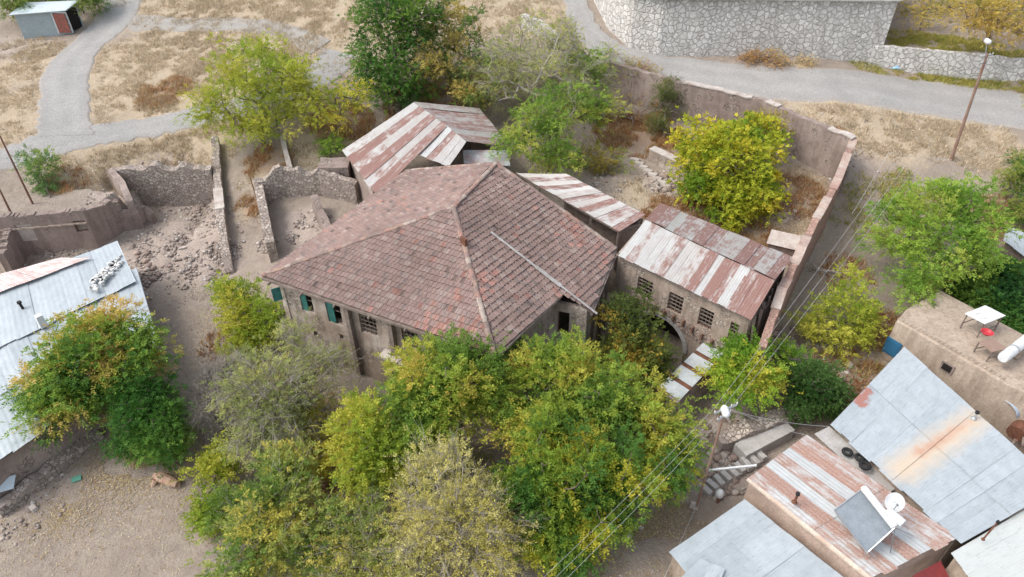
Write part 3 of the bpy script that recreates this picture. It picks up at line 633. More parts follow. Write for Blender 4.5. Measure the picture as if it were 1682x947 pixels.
# ------------------------------------------------------------ sheet metal roofs
def sheet_roof(parent, name, a, b, c, d, n_sheets, rust, m, rows=(1.0,), pitch=.15, amp=.010, sag=.05, over=.03, lift=0):
    """a-b is the top edge, d-c the lower edge; sheets run from the top edge down. rust(i, r) -> (rustiness, tint)"""
    a, b, c, d = [np.array(p, float) for p in (a, b, c, d)]
    nr = np.cross(b - a, d - a); nr /= np.linalg.norm(nr); nr *= np.sign(nr[2]); W = (np.linalg.norm(b - a) + np.linalg.norm(c - d)) / 2; Hh = (np.linalg.norm(d - a) + np.linalg.norm(c - b)) / 2
    Vs, Fs, Cs, UVs = [], [], [], []; base = 0; per = 6
    for i in range(n_sheets):
        f0, f1 = i / n_sheets, (i + 1) / n_sheets + .012
        cnt = max(6, int((f1 - f0) * W / pitch * per)); ff = np.linspace(f0, f1, cnt + 1)
        prev = 0.0
        for r, rend in enumerate(rows):
            g0, g1 = max(prev - .01, 0), rend; prev = rend; ns = 5
            gg = np.linspace(g0, g1, ns + 1); lf = lift + .012 * (i % 2) + over * (len(rows) - 1 - r) + random.uniform(0, .012)
            ex = random.uniform(-.012, .012); Fg, Gg = np.meshgrid(ff, gg)
            if r == len(rows) - 1: Gg = np.where(Gg > .999, Gg + ex, Gg)
            f = np.minimum(Fg, 1.003)[..., None]; g = Gg[..., None]
            pt = (a * (1 - f) + b * f) * (1 - g) + (d * (1 - f) + c * f) * g
            wv = np.sin(Fg * W / pitch * 2 * math.pi) * amp
            sg = -sag * np.sin(np.clip(Gg, 0, 1) * math.pi) * (.6 + .4 * math.sin(i * 2.1)) + .02 * np.sin(Fg * 9 + i)
            pt = pt + nr * (wv + sg + lf)[..., None]
            nv = pt.shape[0] * pt.shape[1]; idx = np.arange(nv).reshape(ns + 1, cnt + 1) + base
            Fs.append(np.stack([idx[:-1, :-1].ravel(), idx[1:, :-1].ravel(), idx[1:, 1:].ravel(), idx[:-1, 1:].ravel()], 1))
            Vs.append(pt.reshape(-1, 3)); UVs.append(np.stack([Fg.ravel() * W + i * 3.7, Gg.ravel() * Hh + i * 5.3 + r * 2.1], 1)); base += nv
            q = rust(i, r); Cs.append(np.tile([q[0], q[1], 0], (ns * cnt, 1)))
    V = np.vstack(Vs); F = np.vstack(Fs)
    # orientation up
    return quads_obj(name, V, F, np.vstack(Cs), m, parent, np.vstack(UVs), smooth=False)

# annex
an_a, an_b = P(1015,420,6), P(1233,525,6)           # front eave
an_r0, an_r1 = P(1060,361,7.0), P(1272,460,7.0)     # ridge
an_c0, an_c1 = P(1085,333,6.1), P(1302,422,6.1)     # rear eave
annex = thing('annex_building', 'two storey mud plastered annex with arched gateway and striped rusty metal roof', 'annex', (10.5, 31, 0))
pat = [.0, .52, .30, .0, .48, .66, .0, .50, .56, .70, .10, .80, .66, .0, .72, .84, .95]
sheet_roof(annex, 'metal_roof', an_r0, an_r1, an_b, an_a, 17, lambda i, r: (pat[i] + random.uniform(-.05, .05), random.random()), roofA, rows=(1.0,), pitch=.16)
sheet_roof(annex, 'metal_roof', an_c0, an_c1, an_r1 + [0, 0, .05], an_r0 + [0, 0, .05], 13, lambda i, r: (.12 if i in (2,) else random.uniform(.5, .82), random.random()), roofA, pitch=.16)
ecx = (an_b - an_a)[:2]; ecx /= np.linalg.norm(ecx); nfr = np.array([ecx[1], -ecx[0]])
if nfr @ np.array([-1, -1]) < 0: nfr = -nfr
fa = an_a[:2] - nfr * .35 - ecx * .2; fb = an_b[:2] - nfr * .35 - ecx * .15
mb = MB(); Lan = np.linalg.norm(fb - fa)
def s_of(u, z):     # distance along the facade of the point seen at column u
    best = min(np.linspace(0, Lan, 200), key=lambda s: abs(841 + FPX * (fa + ecx * s)[0] / ((fa + ecx * s)[1] * CP - (z - CAMH) * SP) - u)); return best
wins = [(s_of(x - 11, 4.3), s_of(x + 12, 4.3), 3.65, 5.0) for x in (1058, 1108, 1158, 1208)]
arch_s = s_of(1085, 1.8)
wall_panels(mb, fa, fb, -.5, 5.9, .5, wins, arch=(arch_s, 1.75, 1.15, -.5))
sd0 = an_c0[:2] + nfr * .3 - ecx * .0; sd1 = an_c1[:2] + nfr * .3 - ecx * .15
wall_panels(mb, sd0, fa, -.5, 6.0, .45, []); wall_panels(mb, fb, sd1, -.5, 6.0, .45, [(2.2, 3.2, 3.5, 5.0)]); wall_panels(mb, sd1, sd0, 1, 6.0, .4, [])
mb.build('wall', plaster, annex)
for o in wins: window(annex, fa, ecx, nfr, *o, kind='grille', fm=woodb)
# rubble band and arch ring, timber ends
gt = MB(); q = fa + ecx * arch_s - nfr * 1.6; gt.box((q[0], q[1], 1.3), (3.8, .1, 3.6), rz=math.atan2(ecx[1], ecx[0])); gt.build('arch_shade_board', mat('arch_shade_dark', (.05, .035, .028), var=(.03, .022, .018), scale=4), annex)  # added board, its near-black colour stands in for shade inside the arch
rb = MB()
for k in range(22):
    t0 = math.pi * k / 22; t1 = math.pi * (k + 1) / 22
    for t in (t0,):
        s = arch_s + math.cos((t0+t1)/2) * 1.87; z = 1.15 + math.sin((t0+t1)/2) * 1.87; p = fa + ecx * s + nfr * .03
        ra = np.array([[ecx[0]*math.cos(t), 0, 0]]); an_ = (t0 + t1) / 2
        X = np.array([ecx[0]*math.cos(an_), ecx[1]*math.cos(an_), math.sin(an_)]); Z = np.array([-ecx[0]*math.sin(an_), -ecx[1]*math.sin(an_), math.cos(an_)]); Y = np.array([nfr[0], nfr[1], 0])
        rb.box((p[0], p[1], z), (.28 + random.uniform(-.03, .03), .14, .25), rot=np.stack([X, Y, Z], 1))
rb.build('arch_ring', concrete, annex)
rs = MB(); 
for k in range(260):
    s = random.uniform(arch_s - 1.9, min(arch_s + 3.3, Lan - .3)); z = random.uniform(2.75, 3.6) - abs(s - arch_s) * .08
    if (s - arch_s) ** 2 + (z - 1.15) ** 2 < 2.05 ** 2: continue
    p = fa + ecx * s + nfr * random.uniform(-.03, .03); sz = random.uniform(.1, .28)
    rs.box((p[0], p[1], z), (sz, .14, sz * random.uniform(.5, .9)), rz=math.atan2(ecx[1], ecx[0]) + random.uniform(-.2, .2), col=np.array([.36, .28, .235]) * random.uniform(.7, 1.25), taper=.85)
rs.build('exposed_stones', rockm, annex)
for s in np.linspace(arch_s - 1.2, arch_s + 3.4, 8):
    b = MB(); p = fa + ecx * s + nfr * .1; b.box((p[0], p[1], 3.1 + random.uniform(-.2, .25)), (.09, .3, .45), rz=math.atan2(ecx[1], ecx[0])); b.build('beam_end', woodb, annex)
b = MB(); b.bar((*(fa + nfr*.2), 5.92), (*(fb + nfr*.2), 5.92), .1, .1); b.build('eave_beam', woodg, annex)
for k in range(6):
    f = .02 + k * .045; p = fb + (sd1 - fb) * f * 2.6 + ecx * (.15 + .1 * (k % 2)); b = MB(); b.bar((p[0] + ecx[0]*.5, p[1] + ecx[1]*.5, .2), (p[0], p[1], 5.8), .1, .12); b.build('plank', woodg, annex)
b = MB(); p = fb + (sd1 - fb) * .3; q = p + ecx * 1.0; b.add([(*p, -.3), (*(q - nfr*0), -.3), (*(q - nfr*1.1), -.3), (*(p - nfr*1.1), -.3), (*p, 5.2), (*(p + ecx*.25), 5.2), (*(p + ecx*.25 - nfr*1.1), 5.2), (*(p - nfr*1.1), 5.2)], [(3,2,1,0),(4,5,6,7),(0,1,5,4),(1,2,6,5),(2,3,7,6),(3,0,4,7)]); b.build('buttress', mudwall, annex)

# rear wing with gabled rusty roof
rear = thing('rear_wing', 'rear wing with gabled rusty striped metal roof behind the tiled house', 'building', (-7, 46, 4))
r_l0, r_l1 = P(562,246,6.6), P(650,352,6.6); r_r0, r_r1 = P(680,168,8.7), P(766,232,8.5)
lo_mid = P(605,312,6.6); lowfront = P(742,276,7.6)
pat2 = [.18, .72, .30, .35, .75, .25, .62, .78]
rl_c = P(652,300,6.75)
sheet_roof(rear, 'metal_roof', r_r0, P(735,207,8.6), P(618,322,6.6), r_l0, 6, lambda i, r: (([.2, .7, .3, .72, .25, .7][i] + (.3 if r else 0)), random.random()), roofA, rows=(.6, 1.0), pitch=.17)
sheet_roof(rear, 'metal_roof', P(735,207,8.6), r_r1, P(737,273,7.75), P(687,254,7.65), 4, lambda i, r: ([.15, .68, .2, .3][i], random.random()), roofA, pitch=.17)
sheet_roof(rear, 'metal_roof', r_r1 + [0,0,.03], r_r0 + [0,0,.03], P(788,178,7.4), P(838,240,7.3), 6, lambda i, r: (random.uniform(.4, .72), .9), roofA, pitch=.17)
mb = MB(); q0 = P(572,250,6.5)[:2]; q1 = P(612,312,6.5)[:2]; q2 = np.array([-1.0, 46.5]); q3 = np.array([-3.0, 50.5]); q4 = P(655,200,6.5)[:2]
for a, b in ((q0, q1), (q1, np.array([-7.6, 42.6])), (np.array([-.2, 44.5]), q3), (q3, q4), (q4, q0)): wall_panels(mb, a, b, 3.0, 6.5, .35, [])
mb.build('wall', mudwall, rear)
for (u, v) in ((603, 318), (612, 330), (622, 322)):
    b = MB(); p = P(u, v - 30, 6.3); b.bar((p[0], p[1], 3.0), (p[0], p[1], 6.5), .22, .22); b.build('post', mat('pale_post', (.50, .45, .38), var=(.36, .3, .26), scale=3), rear)
b = MB(); slab(b, [P(762,268,7.0), P(760,246,7.6), P(835,246,7.5), P(838,272,7.0)], .05, 0); b.build('flat_sheet', mat('blue_grey_sheet', (.42, .48, .50), var=(.35, .20, .17), scale=.8, rough=.5), rear)

# lean-to shed behind the house
lt = thing('lean_to_shed', 'open timber lean-to with streaked corrugated roof between tiled house and annex', 'shed', (4.5, 40, 3.6))
l0, l1, l2, l3 = P(930,285,7.3), P(1060,352,6.9), P(1017,380,6.2), P(848,284,6.9)
sheet_roof(lt, 'metal_roof', l0, l1, l2, l3, 13, lambda i, r: ([.1,.62,.3,.7,.1,.45,.66,.2,.72,.35,.62,.55,.7][i], random.random()), roofA, pitch=.16)
for k in range(5):
    f = k / 4; p = l3 * (1-f) + l2 * f; b = MB(); b.bar((p[0], p[1] + .15, 3.2), (p[0], p[1] + .15, p[2] - .06), .12, .12); b.build('post', woodg, lt)
b = MB(); b.bar(l3 - [0, -.15, .08], l2 - [0, -.15, .08], .12, .14); b.build('eave_beam', woodg, lt)
mb = MB(); wall_panels(mb, (l0 + [0, -.3, 0])[:2], (l1 + [-.3, -.2, 0])[:2], 3, 6.6, .25, []); wall_panels(mb, l2[:2] + [0, .3], l1[:2] - [.2, .3], 3, 6.3, .15, []); mb.build('wall', woodg, lt)

# gate canopy with four pale sheets
gc = thing('gate_canopy', 'narrow wall canopy of pale sheets and rusty strips beside the arch', 'canopy', tuple(G(1135, 640)))
g0, g1, g2, g3 = P(1158,560,2.6), P(1192,578,2.6), P(1112,662,2.2), P(1078,640,2.2)
for k in range(4):
    f0, f1 = k / 4 + .01, (k + 1) / 4 - (.05); 
    def gp(f, s, z=0): return (g0 * (1-f) + g3 * f) * (1-s) + (g1 * (1-f) + g2 * f) * s + [0, 0, z]
    b = MB(); slab(b, [gp(f0, 0, .05), gp(f0, 1, .02), gp(f1, 1, .02), gp(f1, 0, .05)], .02, 0); b.build('sheet', mat('pale_sheet', (.50, .53, .55), var=(.40, .43, .44), scale=2, rough=.45), gc)
b = MB(); slab(b, [gp(0, 0, 0), gp(0, 1, -.03), gp(1, 1, -.03), gp(1, 0, 0)], .05, 0.02); b.build('rusty_underlay', rustm, gc)
mb = MB(); wall_panels(mb, gp(0, .5)[:2], gp(1, .5)[:2], -.5, 2.2, .7, []); mb.build('wall', mudwall, gc)

# small ridge-shaped hutch in the garden
hu = thing('garden_hutch', 'small pale peaked hutch in the garden behind the striped annex roof', 'hutch', tuple(G(1283, 412)))
c = np.array(hu.location); b = MB(); a1, a2 = np.array([.75, -.35, 0]), np.array([.35, .6, 0])
b.add([c - a1 - a2, c + a1 - a2, c + a1 + a2, c - a1 + a2, c - a1 - a2 + [0,0,.9], c + a1 - a2 + [0,0,.9], c + a1 + a2 + [0,0,.9], c - a1 + a2 + [0,0,.9]], [(0,1,5,4),(1,2,6,5),(2,3,7,6),(3,0,4,7)]); b.build('body', woodg, hu)
b = MB(); slab(b, [c - a1*1.15 - a2*1.2 + [0,0,.85], c + a1*1.15 - a2*1.2 + [0,0,.85], c + a1*1.15 + [0,0,1.5], c - a1*1.15 + [0,0,1.5]], .04, 0); slab(b, [c - a1*1.15 + [0,0,1.5], c + a1*1.15 + [0,0,1.5], c + a1*1.15 + a2*1.2 + [0,0,.85], c - a1*1.15 + a2*1.2 + [0,0,.85]], .04, 0); b.build('roof', coping, hu)

# stone steps
st = thing('stone_steps', 'broken pale stone steps climbing the garden bank', 'steps', tuple(G(1075, 290)))
for k in range(8):
    p = G(1042 + k * 7.5, 264 + k * 6.2); b = MB(); b.box(p + [0, 0, .08], (.75 + random.uniform(-.1, .1), .42, .28), rz=-.6 + random.uniform(-.2, .2), taper=.9); b.build('step', coping, st)
st = thing('stone_steps', 'worn stone block steps under the streetlight conduit', 'steps', tuple(G(1200, 775)))
for k in range(9):
    p = G(1158 + k * 11, 806 - k * 6.5); b = MB(); b.box(p + [0, 0, .12 + k * .03], (.32, .75 + random.uniform(-.1, .1), .3), rz=.5 + random.uniform(-.15, .15), taper=.92); b.build('step', concrete, st)

# ------------------------------------------------------------ lower right houses
def block(parent, name, corners, z0, m, th=None):
    mb = MB(); k = len(corners); top = [tuple(c) for c in corners]; bot = [(c[0], c[1], z0) for c in corners]
    mb.add(top + bot, [tuple(range(k)), tuple(range(2*k-1, k-1, -1))] + [(i, k + i, k + (i+1) % k, (i+1) % k) for i in range(k)]); return mb.build(name, m, parent)
def bevel(o, w=.12, s=3):
    md = o.modifiers.new('Bevel', 'BEVEL'); md.width = w; md.segments = s; md.limit_method = 'ANGLE'; o.data.shade_smooth(); return o
mud = thing('mud_roof_house', 'flat roofed mud house with white topped table on its roof', 'house', (25, 28, 1))
m0, m1, m2, m3, m4 = P(1478,522,4), P(1545,476,4), P(1600,500,4), P(1760,600,4), P(1652,664,4)
m0b = P(1490,512,4)
w_l = P(1470,560,4)
bevel(block(mud, 'walls', [P(1472,526,4), P(1490,506,4), P(1545,476,4), P(1790,606,4), P(1745,670,4), P(1652,630,4)], -1, mudmat), .09, 3)
b = MB(); e0, e1 = P(1478,524,4.02), P(1650,622,4.02)
for k in range(26):
    f = k / 25; b.bar(e0 * (1-f) + e1 * f + [0, 0, .03 * mnoise.noise((k, 0, 0))], e0 * (1-min(f+.045, 1)) + e1 * min(f+.045, 1) + [0, 0, .03 * mnoise.noise((k+1, 0, 0))], .18, .12)
b.build('roof_kerb', mudmat, mud)
wv0, wv1 = P(1472,526,4), P(1652,630,4); dd = (wv1 - wv0)[:2]; Lm = np.linalg.norm(dd); dd /= Lm; nn_ = np.array([dd[1], -dd[0]]); nn_ *= (1 if nn_[1] < 0 else -1)
for kk, (f, sz, mt) in enumerate(((.56, (.5, .42), darkm), (.07, (.7, .9), blue_p))):
    p = wv0[:2] + dd * Lm * f + nn_ * .03; b = MB(); rz = math.atan2(dd[1], dd[0]); zz = 3.0 if mt is darkm else 2.2
    b.box((p[0], p[1], zz), (sz[0] + .2, .1, sz[1] + .2), rz=rz); w = b.build('window', mudwall if mt is darkm else blue_p, mud)
    b = MB(); p2 = p + nn_ * .04; b.box((p2[0], p2[1], zz), (sz[0], .06, sz[1]), rz=rz); b.build('opening', darkm if mt is darkm else blue_p, w)
bl2 = block(mud, 'upper_block', [P(1655,640,2.9), P(1700,610,2.9), P(1800,690,2.9), P(1750,725,2.9)], -1, mudmat); bevel(bl2, .08, 3)
def table(name, label, c, ax, ay, h, topm, frm, topth=.05, over=0):
    t = thing(name, label, 'table', c); ax = np.array([*ax, 0]); ay = np.array([*ay, 0]); b = MB()
    k = 1 + over; slab(b, [np.array(c) - ax*k - ay*k + [0,0,h], np.array(c) + ax*k - ay*k + [0,0,h], np.array(c) + ax*k + ay*k + [0,0,h], np.array(c) - ax*k + ay*k + [0,0,h]], topth, -topth); b.build('top', topm, t)
    for sx in (-1, 1):
        for sy in (-1, 1):
            p = np.array(c) + ax * sx * .92 + ay * sy * .92; b = MB(); b.bar(p, p + [0, 0, h], .06); b.build('leg', frm, t)
    for s in (-1, 1):
        b = MB(); b.bar(np.array(c) - ax*.92 + ay*s*.92 + [0,0,h*.35], np.array(c) + ax*.92 + ay*s*.92 + [0,0,h*.35], .05); b.build('stretcher', frm, t)
    return t
rc = P(1605,540,4.03); table('roof_table', 'high white topped table on the mud roof', rc, (.72, .33), (-.3, .42), 1.05, white_p, woodg, over=.08)
dr = P(1611,519,5.13); b = MB(); a = np.linspace(0, 2*math.pi, 21); b.tube([dr + [math.cos(x)*.24, math.sin(x)*.24, .02] for x in a], .018, 5, cap=False)
tag(b.build('wire_ring', mat('grey_wire', (.5, .5, .5))), 'thin grey ring lying on the white table top', 'ring')
rc = P(1621,583,4.03); table('low_table', 'low brown wooden table on the mud roof under the red basin', rc, (.48, .12), (-.15, .42), .7, mat('table_wood', (.30, .21, .17), var=(.25, .17, .13), scale=4), woodg)
bs = P(1620,548,4.8); bt = thing('washing_basin', 'red plastic basin on the low brown table', 'basin', bs); b = MB()
for (r0, z0, r1, z1) in ((.20, .0, .30, .14), (.30, .14, .33, .15), (.33, .15, .28, .14), (.28, .14, .18, .02)):
    V = [bs + [math.cos(x)*r0, math.sin(x)*r0, z0] for x in a[:-1]] + [bs + [math.cos(x)*r1, math.sin(x)*r1, z1] for x in a[:-1]]; b.add(V, [(i, (i+1) % 20, 20 + (i+1) % 20, 20 + i) for i in range(20)])
b.add([bs + [math.cos(x)*.18, math.sin(x)*.18, .02] for x in a[:-1]], [tuple(range(20))]); b.build('bowl', red_p, bt, smooth=True)
p0, p1 = P(1647,588,4.9), P(1715,535,4.9); b = MB(); b.tube([p0, p0 * .97 + p1 * .03, p0*.03 + p1*.97, p1], [.24, .28, .28, .24], 20)
tk = thing('water_tank', 'white and blue horizontal water barrel on the edge of the mud roof', 'tank', p0 - [0, 0, .4]); b.build('barrel', white_p, tk, smooth=False)
for f in (.25, .6):
    b = MB(); p = p0 * (1-f) + p1 * f; b.tube([p - (p1-p0)*.012, p + (p1-p0)*.012], .295, 20); b.build('hoop', steel, tk)
b = MB(); b.box((p0+p1)/2 - [0, 0, .5], (1.2, .5, .5), rz=.7); b.build('cradle', mudmat, tk)
p0, p1 = P(1648,668,2.6), P(1720,625,2.6); tk = thing('water_tank', 'half open galvanised drum between mud house and big pale roof', 'tank', p0 - [0, 0, .6]); b = MB(); 
V = []; 
for p in (p0, p1):
    for j in range(13):
        an = math.pi * (j / 12) ; dxy = (p1 - p0)[:2] / np.linalg.norm((p1-p0)[:2]); V.append(p + [-dxy[1] * math.cos(an) * .75, dxy[0] * math.cos(an) * .75, math.sin(an) * .6 - .2])
b.add(V, [(j, j+1, 14+j, 13+j) for j in range(12)]); b.build('curved_sheet', mat('blue_galv', (.45, .50, .55), var=(.30, .38, .48), scale=1.2, rough=.4), tk)
b = MB(); b.tube([P(1668,712,1.8), P(1690,690,1.9)], .45, 14); b.build('rusty_drum', rustm, tk)
for k in range(14):
    p = P(1650 + random.uniform(0, 60), 690 + random.uniform(0, 50), 1.2 + random.uniform(0, .8)); q = p + [random.uniform(.5, 1.3), random.uniform(.2, 1.0), random.uniform(-.1, .1)]
    b = MB(); b.bar(p, q, .1, .04); tag(b.build('scrap_plank', random.choice([woodg, woodb, steel, woodg])), 'weathered scrap plank in the pile by the rusty drum', 'plank', 'scrap planks piled by the rusty drum')

# big pale roof
bigh = thing('pale_roof_house', 'house under the large pale corrugated roof with a rust streak', 'house', (21, 22, 0))
b0, b1, b2, b3 = P(1485,570,3.5), P(1740,800,3.7), P(1577,893,3.1), P(1364,697,3.0)
sheet_roof(bigh, 'metal_roof', b0, b1, b2, b3, 12, lambda i, r: (.0 + (.03 if i % 3 else 0), random.random() * .8), roofW, rows=(.5, 1.0), pitch=.12, amp=.004)
def decal(parent, name, poly, m, lift=.05, n_=10):     # thin rusty sheet lying on the roof
    a, b_, c_, d_ = [np.array(p, float) for p in poly]; mb_ = MB(); V = []
    for i in range(n_ + 1):
        for j in range(n_ + 1):
            f, g = i / n_, j / n_; V.append((a*(1-f) + b_*f)*(1-g) + (d_*(1-f) + c_*f)*g + [0, 0, lift])
    mb_.add(V, [(i*(n_+1)+j, (i+1)*(n_+1)+j, (i+1)*(n_+1)+j+1, i*(n_+1)+j+1) for i in range(n_) for j in range(n_)]); return mb_.build(name, m, parent)
mb = MB(); Z1 = [P(1485,572,3.3), P(1730,797,3.3), P(1574,889,2.9), P(1368,698,2.8)]
cz = sum(Z1) / 4; Z1 = [p + (cz - p) * .04 for p in Z1]
bigh_w = block(bigh, 'walls', [(*p[:2], p[2] - .25) for p in Z1], -1.5, mudmat)
# stains: patched into the material by a soft mask that belongs to the sheet (rust running from the flue pipe)
def stain_mat():
    m = roofW.copy(); m.name = 'stained_roof'; t = m.node_tree; N = t.nodes; L = t.links; b = N['Principled BSDF']
    src = b.inputs['Base Color'].links[0].from_socket; tc = N.new('ShaderNodeTexCoord')
    def seg(p, q, w0, w1, soft, colr, src, amt, ns=2.2):
        # distance to a segment in object space, width growing from w0 to w1
        p = np.array(p); q = np.array(q); d = q - p; L2_ = float(d @ d)
        s1 = N.new('ShaderNodeVectorMath'); s1.operation = 'SUBTRACT'; L.new(tc.outputs['Object'], s1.inputs[0]); s1.inputs[1].default_value = tuple(p)
        dt = N.new('ShaderNodeVectorMath'); dt.operation = 'DOT_PRODUCT'; L.new(s1.outputs[0], dt.inputs[0]); dt.inputs[1].default_value = tuple(d / L2_)
        cl = N.new('ShaderNodeClamp'); L.new(dt.outputs['Value'], cl.inputs[0])
        sc = N.new('ShaderNodeVectorMath'); sc.operation = 'SCALE'; sc.inputs[0].default_value = tuple(d); L.new(cl.outputs[0], sc.inputs[3])
        df = N.new('ShaderNodeVectorMath'); df.operation = 'DISTANCE'; L.new(s1.outputs[0], df.inputs[0]); L.new(sc.outputs[0], df.inputs[1])
        no = N.new('ShaderNodeTexNoise'); no.inputs['Scale'].default_value = ns; no.inputs['Detail'].default_value = 5; L.new(tc.outputs['Object'], no.inputs['Vector'])
        ad = N.new('ShaderNodeMath'); ad.operation = 'MULTIPLY_ADD'; L.new(no.outputs[0], ad.inputs[0]); ad.inputs[1].default_value = .7; L.new(df.outputs['Value'], ad.inputs[2])
        wd = N.new('ShaderNodeMapRange'); L.new(cl.outputs[0], wd.inputs[0]); wd.inputs[3].default_value = w0 + .35; wd.inputs[4].default_value = w1 + .35
        sb = N.new('ShaderNodeMath'); sb.operation = 'SUBTRACT'; L.new(wd.outputs[0], sb.inputs[0]); L.new(ad.outputs[0], sb.inputs[1])
        mr = N.new('ShaderNodeMapRange'); L.new(sb.outputs[0], mr.inputs[0]); mr.inputs[1].default_value = -soft; mr.inputs[2].default_value = soft; mr.inputs[4].default_value = amt
        mx = N.new('ShaderNodeMix'); mx.data_type = 'RGBA'; L.new(mr.outputs[0], mx.inputs[0]); L.new(src, mx.inputs[6]); mx.inputs[7].default_value = (*colr, 1); return mx.outputs[2]
    og = np.array([21, 22, 0.])
    A1, A2 = P(1600,690,3.45) - og, P(1480,772,3.1) - og
    src = seg(A1, A2, .55, .65, .45, (.62, .50, .37), src, .9)
    src = seg(P(1590,692,3.45) - og, P(1510,745,3.2) - og, .12, .22, .22, (.52, .30, .21), src, .85)
    src = seg(P(1425,640,3.2) - og, P(1412,662,3.1) - og, .22, .3, .1, (.38, .17, .13), src, .95, 3)
    L.new(src, b.inputs['Base Color']); return m
[o for o in bigh.children if o.name.startswith('metal_roof')][0].data.materials[0] = stain_mat()
def flue(name, label, base, h, r=.06, m=rustm, parent=None, lean=(0, 0)):
    t = thing(name, label, 'flue', base); b = MB(); p = np.array(base, float); q = p + [lean[0], lean[1], h]; b.tube([p - [0, 0, .1], q], r, 10); b.build('pipe', m, t)
    b = MB(); b.tube([q, q + [0, 0, .12]], [r * 1.7, r * 1.5], 10); b.build('cap', blackm, t)
    b = MB(); b.tube([p - [0,0,.02], p + [0, 0, .08]], [r * 2.4, r * 1.2], 10); b.build('collar', m, t); return t
flue('flue_pipe', 'short black flue pipe at the top of the rust streak', P(1600,686,3.65), .35, .06, steel)
flue('flue_pipe', 'rusty flue pipe standing on the red and white striped roof', P(1305,824,3.25), .55, .06)
flue('flue_pipe', 'bent blackened flue on the lower left white roof', P(40,510,4.0), .5, .08, blackm, lean=(-.12, .1))
flue('flue_pipe', 'slanted iron pipe rising from the pale corner roof', P(1615,885,3.5), 1.0, .035, rustm, lean=(.25, .15))

# striped rusty roof house
sh = thing('striped_roof_house', 'low house with red and white striped sheet roof carrying the solar heater', 'house', (15, 19, 0))
s0_, s1_, s2_, s3_ = P(1325,714,3.2), P(1575,882,3.1), P(1432,952,2.8), P(1228,786,2.9)
pt3 = [.85, .72, .0, .02, .62, .66, .05, .0, .75, .80, .45, .5]
def _ro(i, r): return ([.66, .88, .0, .66, .0, .92, .6][i] - (.22 if r == 1 and i in (1, 5) else 0) + (.15 if r == 1 and i == 3 else 0), random.random() * .7)
# sheets run from the upper-left edge to the lower-right edge
sheet_roof(sh, 'metal_roof', s0_, s3_, s2_, s1_, 7, _ro, metal_mat('striped_roof', (.56, .575, .57), (.46, .47, .46), (.27, .125, .10), (.40, .30, .24), .45), rows=(.55, 1.0), pitch=.2, amp=.006)
block(sh, 'walls', [(*(p + (( s0_ + s2_) / 2 - p) * .03)[:2], p[2] - .15) for p in (s0_, s1_, s2_, s3_)], -1.5, mat('pink_plaster', (.50, .38, .31), var=(.36, .27, .22), scale=1.1, bump=.3))
b = MB(); b.bar(s3_ + [0, 0, -.02], s2_ + [0, 0, -.02], .16, .12); b.build('fascia', mat('cream_board', (.66, .58, .48), var=(.50, .36, .28), scale=1.5), sh)
# lower pale roof in front
lp = thing('low_pale_roof_shed', 'low shed with overlapping pale blue sheets at the bottom edge', 'shed', (12, 16, 0))
sheet_roof(lp, 'metal_roof', P(1223,820,2.2), P(1400,960,2.2), P(1240,1080,1.7), P(1097,907,1.8), 7, lambda i, r: (.0, random.random()), roofW, pitch=.12, amp=.003, rows=(.45, 1.0), over=.02)
sheet_roof(lp, 'upper_sheet', P(1150,918,2.0), P(1190,935,2.0), P(1170,990,1.95), P(1112,955,1.95), 2, lambda i, r: (.0, random.random()), roofW, pitch=.12, amp=.003, lift=.06)
block(lp, 'walls', [P(1223,826,1.9), P(1390,960,1.9), P(1240,1060,1.4), P(1106,908,1.5)], -1, mudmat)
# corner pale roof
cr = thing('corner_roof_house', 'house under the white sheet roof in the bottom right corner', 'house', (20, 15, 0))
sheet_roof(cr, 'metal_roof', P(1700,826,3.3), P(1800,960,3.3), P(1640,1020,3.0), P(1562,908,3.0), 6, lambda i, r: (.0, .1), metal_mat('white_roof', (.58, .60, .575), (.50, .53, .51), (.5, .4, .3), (.6, .5, .4), .45), pitch=.12, amp=.004)
block(cr, 'walls', [P(1700,832,3.0), P(1800,960,3.0), P(1640,1015,2.7), P(1570,912,2.7)], -1.5, mudmat)
b = MB(); slab(b, [P(1500,945,2.2), P(1545,920,2.3), P(1560,950,2.2), P(1520,990,2.2)], .04, 0); tag(b.build('red_sheet', mat('dark_red_paint', (.22, .035, .035), var=(.15,.03,.03), scale=3, rough=.5)), 'dark red sheet propped under the striped roof at the bottom edge', 'sheet')
# rubber tyres and clutter in the gap
gap = thing('grey_gutter_roof', 'curved grey sheet in the gap between striped and pale roofs', 'roof sheet', (16, 22, 1.5))
b = MB(); slab(b, [P(1338,712,2.6), P(1362,700,2.6), P(1475,800,2.4), P(1450,815,2.4)], .05, 0); b.build('sheet', concrete, gap)
for k, (u, v, r) in enumerate(((1392, 742, .26), (1412, 752, .24), (1420, 766, .28))):
    p = P(u, v, 2.75); b = MB(); a = np.linspace(0, 2*math.pi, 17); b.tube([p + [math.cos(x)*r*.75, math.sin(x)*r*.75, .04*k] for x in a], .085, 8, cap=False)
    tag(b.build('old_tyre', blackm, smooth=True), ['old black tyre nearest the shrub in the gap between the roofs', 'old black tyre in the middle of the three in the roof gap', 'old black tyre lowest of the three in the roof gap'][k], 'tyre', 'old tyres in the gap between the roofs')

